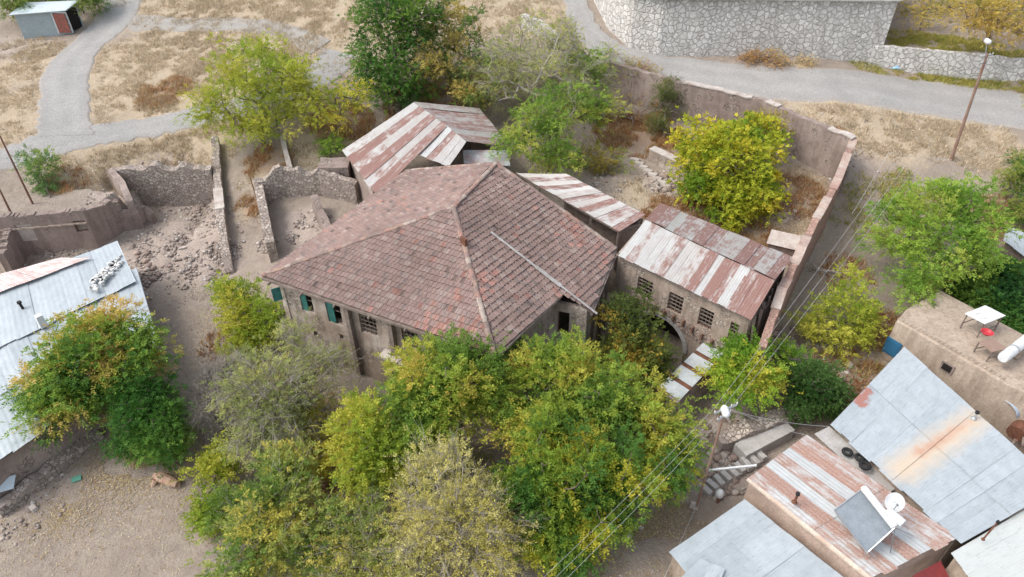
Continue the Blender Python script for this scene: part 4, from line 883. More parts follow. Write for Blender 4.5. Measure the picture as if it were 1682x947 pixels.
# solar heater + dish
so_ = thing('solar_water_heater', 'solar water heater with flat collector and two white tanks on the striped roof', 'solar heater', P(1450,870,3.2))
c0, c1, c2, c3 = P(1370,838,3.6), P(1412,806,4.0), P(1470,868,4.0), P(1424,908,3.5)
b = MB(); slab(b, [c0, c1, c2, c3], .08, 0); pn = b.build('collector', panelm, so_)
b = MB()
for p, q in ((c0, c1), (c1, c2), (c2, c3), (c3, c0)): b.bar(p + [0,0,.02], q + [0,0,.02], .05, .05)
b.build('frame', steel, pn)
b = MB(); t0, t1 = P(1418,800,4.35), P(1470,866,4.35); dv = (t1 - t0) / np.linalg.norm(t1 - t0); b.tube([t0, t0 + dv*.05, t1 - dv*.05, t1], [.13, .16, .16, .13], 18); b.build('tank', white_p, so_, smooth=False)
b = MB(); t2, t3 = P(1458,838,4.6), P(1484,860,4.6); b.tube([t2, t3], .19, 18); b.build('tank', white_p, so_)
b = MB()
for p, q in ((c3, P(1418,912,3.0)), (t1, P(1462,908,3.1)), (t1, P(1500,880,3.2)), (c3, t1), (t0, P(1420,815,3.2)), (t3, P(1492,870,3.2)), (P(1462,908,3.1), c2)): b.bar(p, q, .035)
b.build('stand', steel, so_)
dp = P(1469,824,4.5); ds = thing('satellite_dish', 'white satellite dish beside the solar heater tanks', 'dish', P(1475,850,3.3)); b = MB()
V = []; F = []; nrm = np.array([-.25, -.75, .6]); nrm /= np.linalg.norm(nrm); rx_ = np.cross(nrm, [0, 0, 1.]); rx_ /= np.linalg.norm(rx_); uy = np.cross(rx_, nrm)
for i in range(5):
    for j in range(20):
        r = .40 * i / 4; an = j / 20 * 2 * math.pi; V.append(dp + rx_ * math.cos(an) * r + uy * math.sin(an) * r * 1.08 + nrm * (r * r * .45))
for i in range(4):
    for j in range(20): F.append((i*20+j, i*20+(j+1) % 20, (i+1)*20+(j+1) % 20, (i+1)*20+j))
b.add(V, F); b.build('reflector', white_p, ds, smooth=True); b = MB(); b.bar(dp, P(1475,850,3.25), .06); b.build('mast', steel, ds)
b = MB(); b.bar(dp - uy*.38, dp + nrm*.45, .025); b.box(dp + nrm*.45, (.08, .08, .08)); b.build('feed_arm', steel, ds)

# far right grey roof
fr_ = thing('grey_roof_shed', 'shed with pale roof half hidden behind trees at the right edge', 'shed', (32, 37, 2.5))
sheet_roof(fr_, 'metal_roof', P(1655,371,4.5), P(1740,405,4.5), P(1730,455,4.1), P(1648,395,4.1), 5, lambda i, r: (.0, .2), roofW, pitch=.14)
block(fr_, 'walls', [P(1662,380,4.3), P(1740,412,4.3), P(1730,452,3.9), P(1652,398,3.9)], 1, mudwall)
b = MB(); p = G(1580, 455); b.box(p + [0, 0, .7], (1.6, 1.1, 1.4), rz=.5, taper=.95); tag(b.build('stone_hut', stone), 'small brick outhouse by the mud roof beside the dark vines', 'hut')

# ------------------------------------------------------------ lower left house, ruin and shed
ll = thing('white_roof_house', 'long low house under the big white sheet roof at the left edge', 'house', (-28, 30, 1))
q0, q1, q2, q3 = P(-140,512,4.4), P(190,395,4.3), P(252,545,3.2), P(-110,775,3.2)
w1 = P(200,440,4.1)
sheet_roof(ll, 'metal_roof', P(-140,520,4.4), P(192,396,4.3), P(222,462,3.95), P(-140,640,3.95), 12, lambda i, r: (.0 if i not in (2, 3) else .1, random.random() * .6), roofW, pitch=.3, amp=.003)
sheet_roof(ll, 'metal_roof', P(-140,632,3.93), P(224,440,3.93), P(262,570,3.1), P(-60,800,3.1), 14, lambda i, r: (.0, random.random()), roofW, pitch=.3, amp=.003, rows=(.5, 1.0))
block(ll, 'walls', [P(-140,525,4.1), P(188,402,4.0), P(240,520,3.3), P(238,600,2.8), P(-60,795,2.8)], -.5, mudwall)
sheet_roof(ll, 'red_sheet_strip', P(-120,484,4.5), P(100,424,4.4), P(150,424,4.35), P(-100,520,4.4), 8, lambda i, r: (.55, .5), metal_mat('pink_roof', (.62, .56, .54), (.56, .48, .46), (.45, .27, .24), (.55, .42, .39), .5), pitch=.15, lift=.06)
b = MB(); rr = random.Random(4)
for k in range(60):
    f = rr.random(); p = P(150 + 48 * f + rr.uniform(-5, 5), 470 - 45 * f + rr.uniform(-8, 8), 4.25); s = rr.uniform(.12, .35); b.box(p, (s, s * .8, .12), rz=rr.random() * 3, col=np.array([.78, .78, .76]) * rr.uniform(.75, 1), taper=.8)
b.build('broken_white_blocks', rockm, ll)
b = MB(); p = P(72, 535, 3.95); b.tube([p, p + [0, 0, .8]], [.28, .24], 4); tag(b.build('white_chimney_box', white_p), 'small white box standing at the edge of the left white roof', 'chimney')
b = MB(); slab(b, [P(70,548,3.6), P(85,556,3.6), P(75,590,2.9), P(48,612,2.9)], .05, 0); tag(b.build('green_sheet', mat('sea_green_sheet', (.22, .33, .30), var=(.16, .22, .2), scale=2)), 'grey green sheet leaning off the left white roof', 'sheet')
for k, (u, v, cc) in enumerate(((15, 768, 'slate grey'), (28, 755, 'brown'), (8, 830, 'pale blue'))):
    p = G(u, v); b = MB(); slab(b, [p + [-.7, -.2, .9], p + [.7, .3, 1.0], p + [.6, .9, 1.3], p + [-.8, .4, 1.2]], .05, 0)
    tag(b.build('loose_sheet', [mat('slate_sheet', (.30, .32, .33)), woodb, mat('light_blue_sheet', (.50, .58, .62))][k]), cc + ' loose board by the lower left white roof', 'board')

ru = thing('roofless_house', 'ruined adobe house front with small window openings behind the white roof', 'ruin', tuple(G(60, 440)))
ra, rb_ = P(-60,362,5.0), P(135,345,5.0); mb = MB()
dR, nR, LR = wall_panels(mb, ra, rb_, .3, lambda f: 4.95 + .3 * mnoise.noise((f * 7, 1, 0)) + .12 * mnoise.noise((f * 40, 2, 0)), .5, [(2.9, 3.9, 2.9, 4.3), (6.6, 7.4, 3.3, 4.2)])
wall_panels(mb, rb_, rb_ + [1.2, 2.4, 0], .5, lambda f: 4.9 - .5 * f + .3 * mnoise.noise((f * 6, 7, 0)), .5, [])
cx_ = ra[:2] + dR * 2.2; wall_panels(mb, cx_, cx_ + nR * 2.2, .3, lambda f: 4.2 - .9 * f + .3 * mnoise.noise((f * 6, 9, 0)), .45, [])
bk = mb.build('wall', mudwall, ru)
for o in ((2.9, 3.9, 2.9, 4.3), (6.6, 7.4, 3.3, 4.2)): window(ru, ra, dR, nR, *o, kind='none', fm=woodb)
b = MB(); q = ra[:2] + dR * 3.4 - nR * .12; b.box((q[0], q[1], 3.6), (1.0, .1, 1.4), rz=math.atan2(dR[1], dR[0])); b.build('plaster_niche', coping, ru)
b = MB()
for k in range(9):
    f = k / 9; p = ra * (1-f) + rb_ * f; b.bar((p[0], p[1] - .1, 4.05), (*(rb_[:2] * (f + .11) + ra[:2] * (1 - f - .11) + [0, -.1]), 4.0), .12, .1)
b.build('wall_ledge', plaster, ru)

shd = thing('tin_shed', 'blue grey tin shed with open red framed door beside the hill road', 'shed', tuple(G(85, 60)))
t_a, t_b, t_c, t_d = G(40,63), G(120,54), G(138,42), G(55,44)
hh = 2.3; tinm = mat('tin_blue_grey', (.36, .43, .45), var=(.30, .36, .38), scale=1.5, rough=.5)
mb = MB()
for a, b_ in ((t_a, t_b), (t_b, t_c), (t_c, t_d), (t_d, t_a)):
    z0 = min(t[2] for t in (t_a, t_b, t_c, t_d)) - .3
    if a is t_b: continue
    L0 = np.linalg.norm((b_ - a)[:2])
    wall_panels(mb, a, b_, z0, t_a[2] + hh, .08, [])
mb.build('walls', tinm, shd)
b = MB(); up = np.array([0, 0, 1.]); zt0 = t_a[2] + hh
slab(b, [np.array([*(t_a[:2] + [-.3, -.3]), zt0 + .0]), np.array([*(t_b[:2] + [.3, -.3]), zt0 + .1]), np.array([*(t_c[:2] + [.2, .3]), zt0 + .5]), np.array([*(t_d[:2] + [-.2, .3]), zt0 + .4])], .08, -.02); b.build('roof', mat('shed_roof', (.52, .60, .63), var=(.44, .5, .52), scale=1, rough=.4), shd)
b = MB(); p = t_b + np.array([.1, -.1, 0]); dr_ = MB(); dr_.bar(p + [0,0,.1], p + [0,0,2.0], .1); dr_.bar(p + [.1,-.15,2.0], p + [-1.2,-.3,2.1], .08); dr_.bar(p + [-1.2,-.3,.1], p + [-1.2,-.3,2.1], .1)
for k in range(3): dr_.bar(p + [0, -.1, .4 + k*.6], p + [-1.2, -.3, .4 + k*.6], .06)
dd_ = dr_.build('door', white_p, shd); b = MB(); b.box(p + [-.58, -.28, 1.05], (1.05, .03, 1.8), rz=.12); b.build('panel', mat('red_panel', (.38, .12, .09), var=(.2, .1, .08), scale=3), dd_)
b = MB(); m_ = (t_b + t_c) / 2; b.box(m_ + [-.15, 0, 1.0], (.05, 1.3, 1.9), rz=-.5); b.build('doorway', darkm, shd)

# ------------------------------------------------------------ poles, wires, lamps
def pole(label, base, top, r=.11, m=None, arms=True, name='utility_pole', lamp=None):
    t = thing(name, label, 'pole', base); m = m or mat('pole_rust', (.24, .13, .09), var=(.30, .22, .18), scale=1.2)
    b = MB(); b.tube([np.array(base) - [0, 0, .4], top], [r, r * .65], 10); b.build('post', m, t)
    if arms:
        for dz, w in ((-.15, .55), (-.6, .35)):
            b = MB(); q = np.array(top) + [0, 0, dz]; b.bar(q - [w, .25, 0], q + [w, -.25+.5, 0], .07, .07); ar = b.build('crossarm', steel, t)
            for s in (-1, -.5, .5, 1):
                b = MB(); x = q + [w * s, .25 * s, .04]; b.tube([x, x + [0, 0, .05], x + [0, 0, .12]], [.02, .035, .025], 8); b.build('insulator', white_p, ar)
    if lamp is not None:
        q = np.array(top) + lamp; b = MB(); b.tube([np.array(top) - [0,0,.5], q - [0, 0, .05]], .03, 6); lb = b.build('lamp_arm', steel, t)
        b = MB(); b.tube([q + [0,-.32,-.02], q + [0,-.22,0], q + [0, .18, .02], q + [0,.32,.03]], [.05, .17, .17, .05], 12); b.build('lamp_head', white_p, lb, smooth=True)
    return t
def top_for(u, v, base, lean=(0, 0)):   # height on (nearly) the vertical above base that is seen at row v
    lo, hi = base[2], base[2] + 16
    for _ in range(40):
        mid = (lo + hi) / 2; r = np.array([base[0], base[1], mid - CAMH]); vv = 473.5 - FPX * (r[1] * SP + r[2] * CP) / (r[1] * CP - r[2] * SP)
        if vv > v: lo = mid
        else: hi = mid
    return P(u, v, mid)
pb = G(1563, 262); pt_ = top_for(1622, 88, pb); pole('tall rusty pole with white lamp at the right of the upper road', pb, pt_, .13, lamp=np.array([-.15, .3, .75]))
mb_b = P(1143,835,0); mb_t = top_for(1193, 668, mb_b); pole('streetlight pole with white lamp and wires beside the stone steps', mb_b, mb_t, .07, lamp=np.array([-.15, -.35, .1]))
lb1 = G(54,335); pole('thin leaning wooden pole above the ruined adobe front', lb1, top_for(-4, 215, lb1), .08, m=woodb, arms=False)
lb2 = G(19,352); pole('thin short wooden pole at the far left edge', lb2, top_for(-6, 300, lb2), .08, m=woodb, arms=False)
lb3 = G(428,345); pole('crooked dark stick standing by the roofless room wall', lb3, top_for(411, 292, lb3), .06, m=woodb, arms=False, name='wooden_post')
def wire(pts, label, r=.012, sagm=.3, name='power_line', m=wirem):
    b = MB(); out = []
    for a, c_ in zip(pts, pts[1:]):
        a = np.array(a, float); c_ = np.array(c_, float)
        for k in range(13):
            f = k / 12; out.append(a * (1-f) + c_ * f - [0, 0, sagm * 4 * f * (1-f)])
    b.tube(out, r, 4); return tag(b.build(name, m), label, 'cable', 'overhead power lines')
mt = np.array(mb_t)
for k, (du, dv) in enumerate(((0, 0), (-9, 5), (9, 8))):
    a = P(880 + k * 14, 960 + k * 6, 6.5 + .1 * k); c_ = mt + [(-.5 + .32 * k), 0, -.05 - .12 * k]; d_ = P(1470 + k * 16, 268 + k * 5, 12)
    wire([a, c_, d_], 'thin pale power line crossing the trees to the streetlight pole', .0055, .2)
wire([mt, P(1330,716,3.6)], 'service cable from the streetlight pole to the striped roof', .010, .15); wire([mt + [.2, 0, -.2], P(1362,700,3.4)], 'service cable from the streetlight pole to the big pale roof', .010, .2)
wire([mb_b + [0, 0, .3], P(1092,947,0.5), P(1080,990,.3)], 'pale stay cable slanting from the pole foot to the bottom edge', .016, .0)
wire([P(1400,350,6), P(1460,250,7), P(1563,262,6)], 'long fence wire on the slope under the tall rusty pole', .012, .1)
b = MB(); b.bar(P(1163,772,2.3), P(1243,764,3.0), .08); tag(b.build('conduit', white_p), 'white pipe bridging from the streetlight pole to the striped roof', 'pipe')

# ------------------------------------------------------------ small things on the ground
def rock_mesh(r, seed):
    rr = random.Random(seed); V = []; t = (1 + 5 ** .5) / 2
    for v in [(-1,t,0),(1,t,0),(-1,-t,0),(1,-t,0),(0,-1,t),(0,1,t),(0,-1,-t),(0,1,-t),(t,0,-1),(t,0,1),(-t,0,-1),(-t,0,1)]:
        v = np.array(v, float) / 1.9 * r; V.append(v * rr.uniform(.7, 1.2) * [1, .8, .6])
    F = [(0,11,5),(0,5,1),(0,1,7),(0,7,10),(0,10,11),(1,5,9),(5,11,4),(11,10,2),(10,7,6),(7,1,8),(3,9,4),(3,4,2),(3,2,6),(3,6,8),(3,8,9),(4,9,5),(2,4,11),(6,2,10),(8,6,7),(9,8,1)]
    return np.array(V), F
def rocks(name, blobs, count, smin, smax, cols, label=None, cat=None):
    V = []; F = []; Cc = []; base = 0; tmpl = [rock_mesh(1, s) for s in range(12)]
    for (u, v, r, w) in blobs:
        c = G(u, v)
        m_ = int(count * w); rad = r * np.sqrt(rng.random(m_)); an = rng.random(m_) * 2 * math.pi; x = c[0] + rad * np.cos(an); y = c[1] + rad * np.sin(an); z = tz(x, y) + .10 * nz(x, y, .35, 5)
        s = smin + (smax - smin) * rng.random(m_) ** 3
        for i in range(m_):
            tv, tf = tmpl[rng.integers(12)]; a = rng.random() * 6.28; cs, sn = math.cos(a), math.sin(a)
            q = tv @ np.array([[cs, sn, 0], [-sn, cs, 0], [0, 0, 1]]) * s[i] * .5; V.append(q + [x[i], y[i], z[i] + s[i] * .08]); F.append(np.array(tf) + base); base += 12
            Cc.append(np.tile(np.array(cols[rng.integers(len(cols))]) * (.8 + .4 * rng.random()), (20, 1)))
    return tag(quads_obj(name, np.vstack(V), np.vstack(F), np.vstack(Cc), rockm, k=3), label, cat, kind='stuff')
greys = [(.34, .285, .25), (.28, .235, .21), (.40, .35, .31), (.31, .25, .215), (.36, .30, .265), (.54, .50, .46)]
rocks('rubble', [(60,425,1.5,.05),(110,415,1.5,.05),(300,410,4.5,.3),(240,430,3.5,.15),(350,430,2.0,.16),(275,330,3,.08),(200,345,2,.06),(320,370,3,.15),(1085,300,1.6,.08),(1285,352,1.3,.06),(1260,560,2.3,.14),(1185,765,1.8,.10),(1220,735,1.8,.12),(510,375,1.8,.12),(440,400,.8,.05),(10,85,4,.1),(377,420,1.0,.10),(30,830,2.5,.14),(1345,605,2,.07),(1000,300,1.5,.05),(230,460,2.5,.1),(410,580,2.5,.06),(1380,260,1.5,.05),(1500,240,8,.06)], 3200, .05, .36, greys, 'grey and brown collapsed stone rubble scattered on the ground', 'rubble')
rocks('fallen_masonry', [(1205,725,1.7,.4),(1190,700,1.2,.2),(1170,790,1.3,.25),(1270,585,1.8,.3),(1290,560,1.5,.2),(1360,600,1.6,.2),(1085,300,1.3,.2),(235,440,2.2,.2),(330,340,1.5,.15),(1285,350,1.2,.15)], 260, .25, .75, [(.33,.25,.21),(.40,.31,.26),(.29,.22,.19),(.46,.40,.35)], 'larger broken wall stones lying in heaps', 'rubble')
rocks('gravel', [(300,450,9,.5),(400,850,9,.06),(1030,850,5,.1),(300,560,5,.3),(200,120,14,.3),(1500,280,9,.3),(1400,480,7,.25),(1300,250,8,.15)], 5000, .03, .12, greys, 'small loose gravel and pebbles on the bare ground', 'gravel')
for k, (u, v, s, lb, rz) in enumerate(((488*0+490/2.73+0,0,0,'',0),)): pass
for (u, v, s, lb) in ((1032,879,.34,'pale concrete block with a hollow lying in the lower lane'),(1014,892,.24,'white stone left of the hollow block in the lower lane'),(979,905,.26,'white stone at the edge of the tree shadow in the lane'),(1053,868,.22,'small stone right of the hollow block in the lower lane'),(1140,832,.42,'white stone block at the foot of the streetlight pole'),(56,836,.36,'pale brick lying on the yard by the lower left wall'),(302,409,.34,'white stone in the middle of the ruin rubble')):
    tv, tf = rock_mesh(s, hash(lb) % 50); b = MB(); b.box(G(u, v) + [0, 0, s*.25], (s*1.1, s*.8, s*.6), rz=u, taper=.85); tag(b.build('stone_block', coping), lb, 'stone', 'loose pale stones')
# cut tree stump log
lg = G(278, 793); lo_ = thing('cut_log', 'pinkish sawn log with forked stubs lying below the dark green tree', 'log', lg); b = MB()
b.tube([lg + [-.75, .3, .25], lg + [-.3, .1, .32], lg + [.3, -.15, .3], lg + [.6, -.25, .25]], [.2, .28, .26, .18], 10); lm = mat('raw_log', (.34, .20, .14), var=(.46, .33, .25), scale=3, bump=.5); b.build('trunk', lm, lo_)
for dx in (-.8, .6): 
    b = MB(); b.tube([lg + [dx*.8, 0, .25], lg + [dx, -.2, -.05]], [.16, .1], 8); b.build('stub', lm, lo_)
b = MB(); c = G(126, 787); b.box(c + [0, 0, .05], (.45, .35, .06), rz=.5); tag(b.build('green_scrap', mat('green_plastic', (.12, .32, .24), rough=.5)), 'crumpled green plastic scrap on the lower left yard', 'litter')
tv, tf = rock_mesh(.4, 5); b = MB(); b.add(tv + G(1470, 113) + [0, 0, .15], tf); tag(b.build('blue_bag', mat('blue_plastic', (.30, .50, .68), rough=.5)), 'light blue plastic bag at the foot of the low stone wall', 'bag')
# person-like barrel under streetlight: a white sack on a short stand
sk = G(1178, 825); sck = thing('white_sack', 'white sack on a short dark post near the worn stone steps', 'sack', sk); b = MB(); b.tube([sk + [0,0,-.1], sk + [0, 0, .55]], .09, 8); b.build('post', woodb, sck)
b = MB(); b.tube([sk + [0,0,.5], sk + [0,0,.6], sk + [0,0,.8], sk + [0,0,.95], sk + [0,0,1.0]], [.08, .2, .22, .15, .05], 12); b.build('bag', white_p, sck, smooth=True)

# ------------------------------------------------------------ dry grass, leaf litter
def tufts(name, blobs, count, h, cols, label, cat, blades=5, wdt=.03, spread=.14):
    X = []; Y = []; 
    tot = sum(b_[2] ** 2 * b_[3] for b_ in blobs)
    for (u, v, r, w) in blobs:
        c = G(u, v); m_ = int(count * r * r * w / tot); rad = r * .95 * np.sqrt(rng.random(m_)); an = rng.random(m_) * 6.283
        X.append(c[0] + rad * np.cos(an)); Y.append(c[1] + rad * np.sin(an))
    x = np.concatenate(X); y = np.concatenate(Y)
    keep = nz(x, y, .5, 11) + .8 * nz(x, y, 1.6, 4) > -.15; 
    for o in ROADS: keep &= ~o(x, y)
    x, y = x[keep], y[keep]; m_ = len(x); z = tz(x, y) + .08 * nz(x, y, .35, 5)
    hh_ = h * (.4 + .9 * rng.random(m_)); ci = np.array(cols)[rng.integers(len(cols), size=m_)] * (.75 + .5 * rng.random((m_, 1)))
    B = blades; bx = np.repeat(x, B) + rng.normal(0, spread, m_*B); by = np.repeat(y, B) + rng.normal(0, spread, m_*B); bz_ = np.repeat(z, B) - .03
    an = rng.random(m_*B) * 6.283; hb = np.repeat(hh_, B) * (.5 + .6 * rng.random(m_*B)); ln = hb * (.3 + .7 * rng.random(m_*B)); la = rng.random(m_*B) * 6.283
    wx, wy = np.cos(an) * wdt, np.sin(an) * wdt
    V = np.stack([np.stack([bx - wx, by - wy, bz_], 1), np.stack([bx + wx, by + wy, bz_], 1), np.stack([bx + np.cos(la) * ln, by + np.sin(la) * ln, bz_ + hb], 1)], 1).reshape(-1, 3)
    F = np.arange(len(V)).reshape(-1, 3); cc = np.repeat(ci, B, 0) * (.85 + .3 * rng.random((m_*B, 1)))
    return tag(quads_obj(name, V, F, cc, grassm, k=3), label, cat, kind='stuff')
def px_poly_world(pts): return [G(u, v)[:2] for u, v in pts]
def inside(poly):
    def f(x, y): return sdist(poly, x, y) > -.05
    return f
ROADS = [inside(px_poly_world([(0,242),(60,222),(62,160),(72,112),(110,74),(168,8),(228,18),(205,50),(170,76),(152,115),(150,165),(158,206),(240,191),(320,177),(500,112),(545,138),(327,209),(250,226),(112,252),(0,284)])),
         inside(px_poly_world([(920,0),(958,0),(995,52),(1205,102),(1420,116),(1682,150),(1682,214),(1400,172),(1255,164),(1065,125),(943,55)])),
         inside([Wi, Si, Ei, Ni]), inside([fa, fb, sd1, sd0])]
straw = [(.55, .45, .31), (.62, .53, .39), (.46, .36, .235), (.54, .46, .35)]
tufts('dry_grass', GRASSB, 52000, .30, straw, 'dry straw coloured grass on the slopes', 'grass')
tufts('brown_scrub', RUSTB, 15000, .38, [(.40, .20, .09), (.48, .30, .14), (.34, .17, .08), (.50, .38, .2)], 'rust brown dead scrub and weeds', 'scrub', 7)
tufts('green_weeds', [(1500,80,6,1),(1600,95,6,1),(1480,340,4,.5),(1420,350,3,.4),(1500,330,3,.8),(470,610,3,.4),(1560,85,5,1),(1390,560,3,.3),(1100,400,2,.3),(700,780,4,.5),(980,560,2,.4)], 14000, .3, [(.38, .34, .08), (.26, .30, .07), (.48, .40, .12)], 'low yellow green weeds on the banks', 'weeds', 6)
def litter(name, blobs, count, cols, label):
    X = []; Y = []
    for (u, v, r, w) in blobs:
        c = G(u, v); m_ = int(count * w); rad = np.abs(rng.normal(0, r * .6, m_)); an = rng.random(m_) * 6.283; X.append(c[0] + rad * np.cos(an)); Y.append(c[1] + rad * np.sin(an))
    x = np.concatenate(X); y = np.concatenate(Y); k = nz(x, y, .7, 2) > -.25; x, y = x[k], y[k]; m_ = len(x); z = tz(x, y) + .08 * nz(x, y, .35, 5) + .05 * nz(x, y, .9, 1) + .035
    an = rng.random(m_) * 6.283; s = .02 + .035 * rng.random(m_); V = []
    for (a, b_, dz) in ((1, 0, 0), (0, .55, .02), (-1, 0, .01), (0, -.55, .02)):
        V.append(np.stack([x + s * (a * np.cos(an) - b_ * np.sin(an)), y + s * (a * np.sin(an) + b_ * np.cos(an)), z + dz], 1))
    V = np.stack(V, 1).reshape(-1, 3); cc = np.array(cols)[rng.integers(len(cols), size=m_)] * (.7 + .5 * rng.random((m_, 1)))
    return tag(quads_obj(name, V, np.arange(len(V)).reshape(-1, 4), cc, grassm), label, 'leaf litter', kind='stuff')
litter('fallen_leaves', [(210,760,3.0,.24),(350,870,5,.08),(100,850,4,.10),(270,750,2.5,.16),(1050,860,3,.25),(1100,820,2,.1),(520,700,3,.12),(960,940,3,.12),(480,600,3,.08),(1480,90,6,.1),(370,520,3,.05),(1330,640,3,.05),(450,920,3,.08)], 24000, [(.42, .33, .15), (.46, .38, .24), (.40, .26, .12), (.62, .52, .34)], 'fallen yellow and brown leaves scattered on bare soil')

# ------------------------------------------------------------ trees
def leaf_quads(pos, dirs, size, asp, spread_tmpl, L):
    """pos (M,3) spray positions, dirs (M,3); L leaflets along each spray"""
    M = len(pos); d = dirs / np.linalg.norm(dirs, axis=1, keepdims=True)
    r = np.cross(d, rng.normal(size=(M, 3))); r /= np.linalg.norm(r, axis=1, keepdims=True) + 1e-9
    # prefer flat sprays: side vector mostly horizontal
    r2 = np.cross(d, np.tile([0, 0, 1.], (M, 1))) + .45 * r; r2 /= np.linalg.norm(r2, axis=1, keepdims=True) + 1e-9
    up = np.cross(r2, d)
    ln = spread_tmpl * (.6 + .7 * rng.random(M))
    Vs = []
    for k in range(L):
        f = (k // 2 + 1) / (L / 2 + .5) if k < L - 1 else 1.05
        sd_ = (1 if k % 2 else -1) if k < L - 1 else 0
        c = pos + d * (ln * f)[:, None] - np.array([0, 0, 1.]) * (ln * f * f * .25)[:, None]
        ld = d * (.45 if sd_ else 1) + r2 * sd_ * .9 + rng.normal(0, .22, (M, 3)); ld /= np.linalg.norm(ld, axis=1, keepdims=True)
        sv_ = np.cross(ld, up + rng.normal(0, .45, (M, 3))); sv_ /= np.linalg.norm(sv_, axis=1, keepdims=True) + 1e-9
        s = (size * (.7 + .6 * rng.random(M)))[:, None]
        a = c; tip = c + ld * s; m1 = c + ld * s * .45 + sv_ * s * asp * .5; m2 = c + ld * s * .45 - sv_ * s * asp * .5
        Vs.append(np.stack([a, m1, tip, m2], 1))
    return np.stack(Vs, 1).reshape(-1, 3)      # M*L*4
TREES = 0
def tree(name, label, cat, crowns, cols, nclump=60, sprays=14, L=9, leaf=.15, asp=.42, spray=.38, base=None, trunk=.16, bare=0, bark=None, sig=.38, group=None, low=.25, drop=None, shell=2.6, stems=1):
    """crowns: (u, v, z, rpx, ratio_z) crown centre seen at (u,v) at height z, radius in picture pixels"""
    nclump = int(nclump * 1.3); sprays = int(sprays * (1.6 if not bare else 1.8)); leaf *= 1.05; L = L + 1; bare = int(bare * .5); sig *= .84; cols = [(min(c[0]*1.38,.6), min(c[1]*1.32,.55), c[2]*1.3, c[3]) for c in cols]
    global TREES; TREES += 1; rs_ = np.random.default_rng(TREES * 13)
    cs = []
    for (u, v, z, rp, rzr) in crowns:
        c = P(u, v, z); r = rp * mpp(c) * 1.08; cs.append((c, r, r * rzr))
    if base is None: b_ = cs[0][0][:2]
    else: b_ = G(*base)[:2]
    bz0 = tz1(*b_); root = thing(name, label, cat, (b_[0], b_[1], bz0), group)
    wv_ = np.array([c[1] ** 2 * c[2] for c in cs]) ** .75; wv_ /= wv_.sum()
    T = []; 
    for (c, r, rz_), w in zip(cs, wv_):
        k = max(3, int(nclump * w)); q = rs_.normal(size=(k * 3, 3)); q /= np.linalg.norm(q, axis=1, keepdims=True); q = q * (rs_.random((k * 3, 1)) ** (1 / shell))
        q = q[(q[:, 2] > -1 + low) | (rs_.random(len(q)) < .3)][:k]
        lump = 1 + .30 * np.array([mnoise.noise((a * 1.9 + TREES, b * 1.9, c2 * 1.9)) for a, b, c2 in q])[:, None] * 1.6
        T.append(c + q * [r, r, rz_] * lump * .93)
    T = np.vstack(T); T[:, 2] = np.maximum(T[:, 2], tz(T[:, 0], T[:, 1]) + .25)
    # skeleton
    zl = min(c[0][2] - c[2] * .6 for c in cs); zl = max(zl, bz0 + .5)
    cc0 = np.average([c[0] for c in cs], axis=0, weights=wv_)
    nodes = [np.array([b_[0], b_[1], bz0 - .3])]; par = [-1]
    for k in range(1, 5):
        f = k / 4; p = nodes[0] * (1 - f) + np.array([b_[0] * .7 + cc0[0] * .3, b_[1] * .7 + cc0[1] * .3, zl]) * f + rs_.normal(0, .06, 3) * [1, 1, 0]; nodes.append(p); par.append(len(nodes) - 2)
    order = np.argsort(np.linalg.norm(T - nodes[-1], axis=1)); leafn = []
    for i in order:
        t_ = T[i]; A = np.array(nodes[2:]); dist = np.linalg.norm(A - t_, axis=1) + .35 * np.maximum(0, A[:, 2] - t_[2] + .2) + .1 * np.linalg.norm(A - nodes[4], axis=1)
        j = int(np.argmin(dist)) + 2; p0_ = nodes[j]; Ld = np.linalg.norm(t_ - p0_); ns = 1 if Ld < .7 else (2 if Ld < 1.6 else 3); pr = j
        for k in range(1, ns + 1):
            f = k / ns; q = p0_ * (1 - f) + t_ * f + (rs_.normal(0, .08 * Ld, 3) if k < ns else 0) + np.array([0, 0, -.08 * Ld * math.sin(math.pi * f)]); nodes.append(q); par.append(pr); pr = len(nodes) - 1
        leafn.append(pr)
    nodes = np.array(nodes); par = np.array(par); cnt = np.zeros(len(nodes)); 
    for i in leafn:
        k = i
        while k >= 0: cnt[k] += 1; k = par[k]
    rad = np.clip(trunk * (cnt / cnt[0]) ** .48, .012, trunk)
    bk_ = bark or barkm
    def tubes(a, b2, ra, rb2, k):
        d = b2 - a; d /= np.linalg.norm(d, axis=1, keepdims=True) + 1e-9; r = np.cross(d, np.tile([.3, .2, 1.], (len(d), 1))); r /= np.linalg.norm(r, axis=1, keepdims=True) + 1e-9; u_ = np.cross(r, d)
        an = np.arange(k) / k * 2 * math.pi; ring = np.cos(an)[None, :, None] * r[:, None] + np.sin(an)[None, :, None] * u_[:, None]
        V = np.concatenate([a[:, None] + ring * ra[:, None, None], b2[:, None] + ring * rb2[:, None, None]], 1); M2_ = len(a)
        idx = np.arange(k); q = np.stack([idx, (idx + 1) % k, (idx + 1) % k + k, idx + k], 1)
        return V.reshape(-1, 3), (q[None] + (np.arange(M2_) * 2 * k)[:, None, None]).reshape(-1, 4)
    i1 = np.arange(1, len(nodes)); V1, F1 = tubes(nodes[par[i1]], nodes[i1], rad[par[i1]] * .9, rad[i1], 6)
    quads_obj('trunk', V1, F1, None, bk_, root, smooth=True)
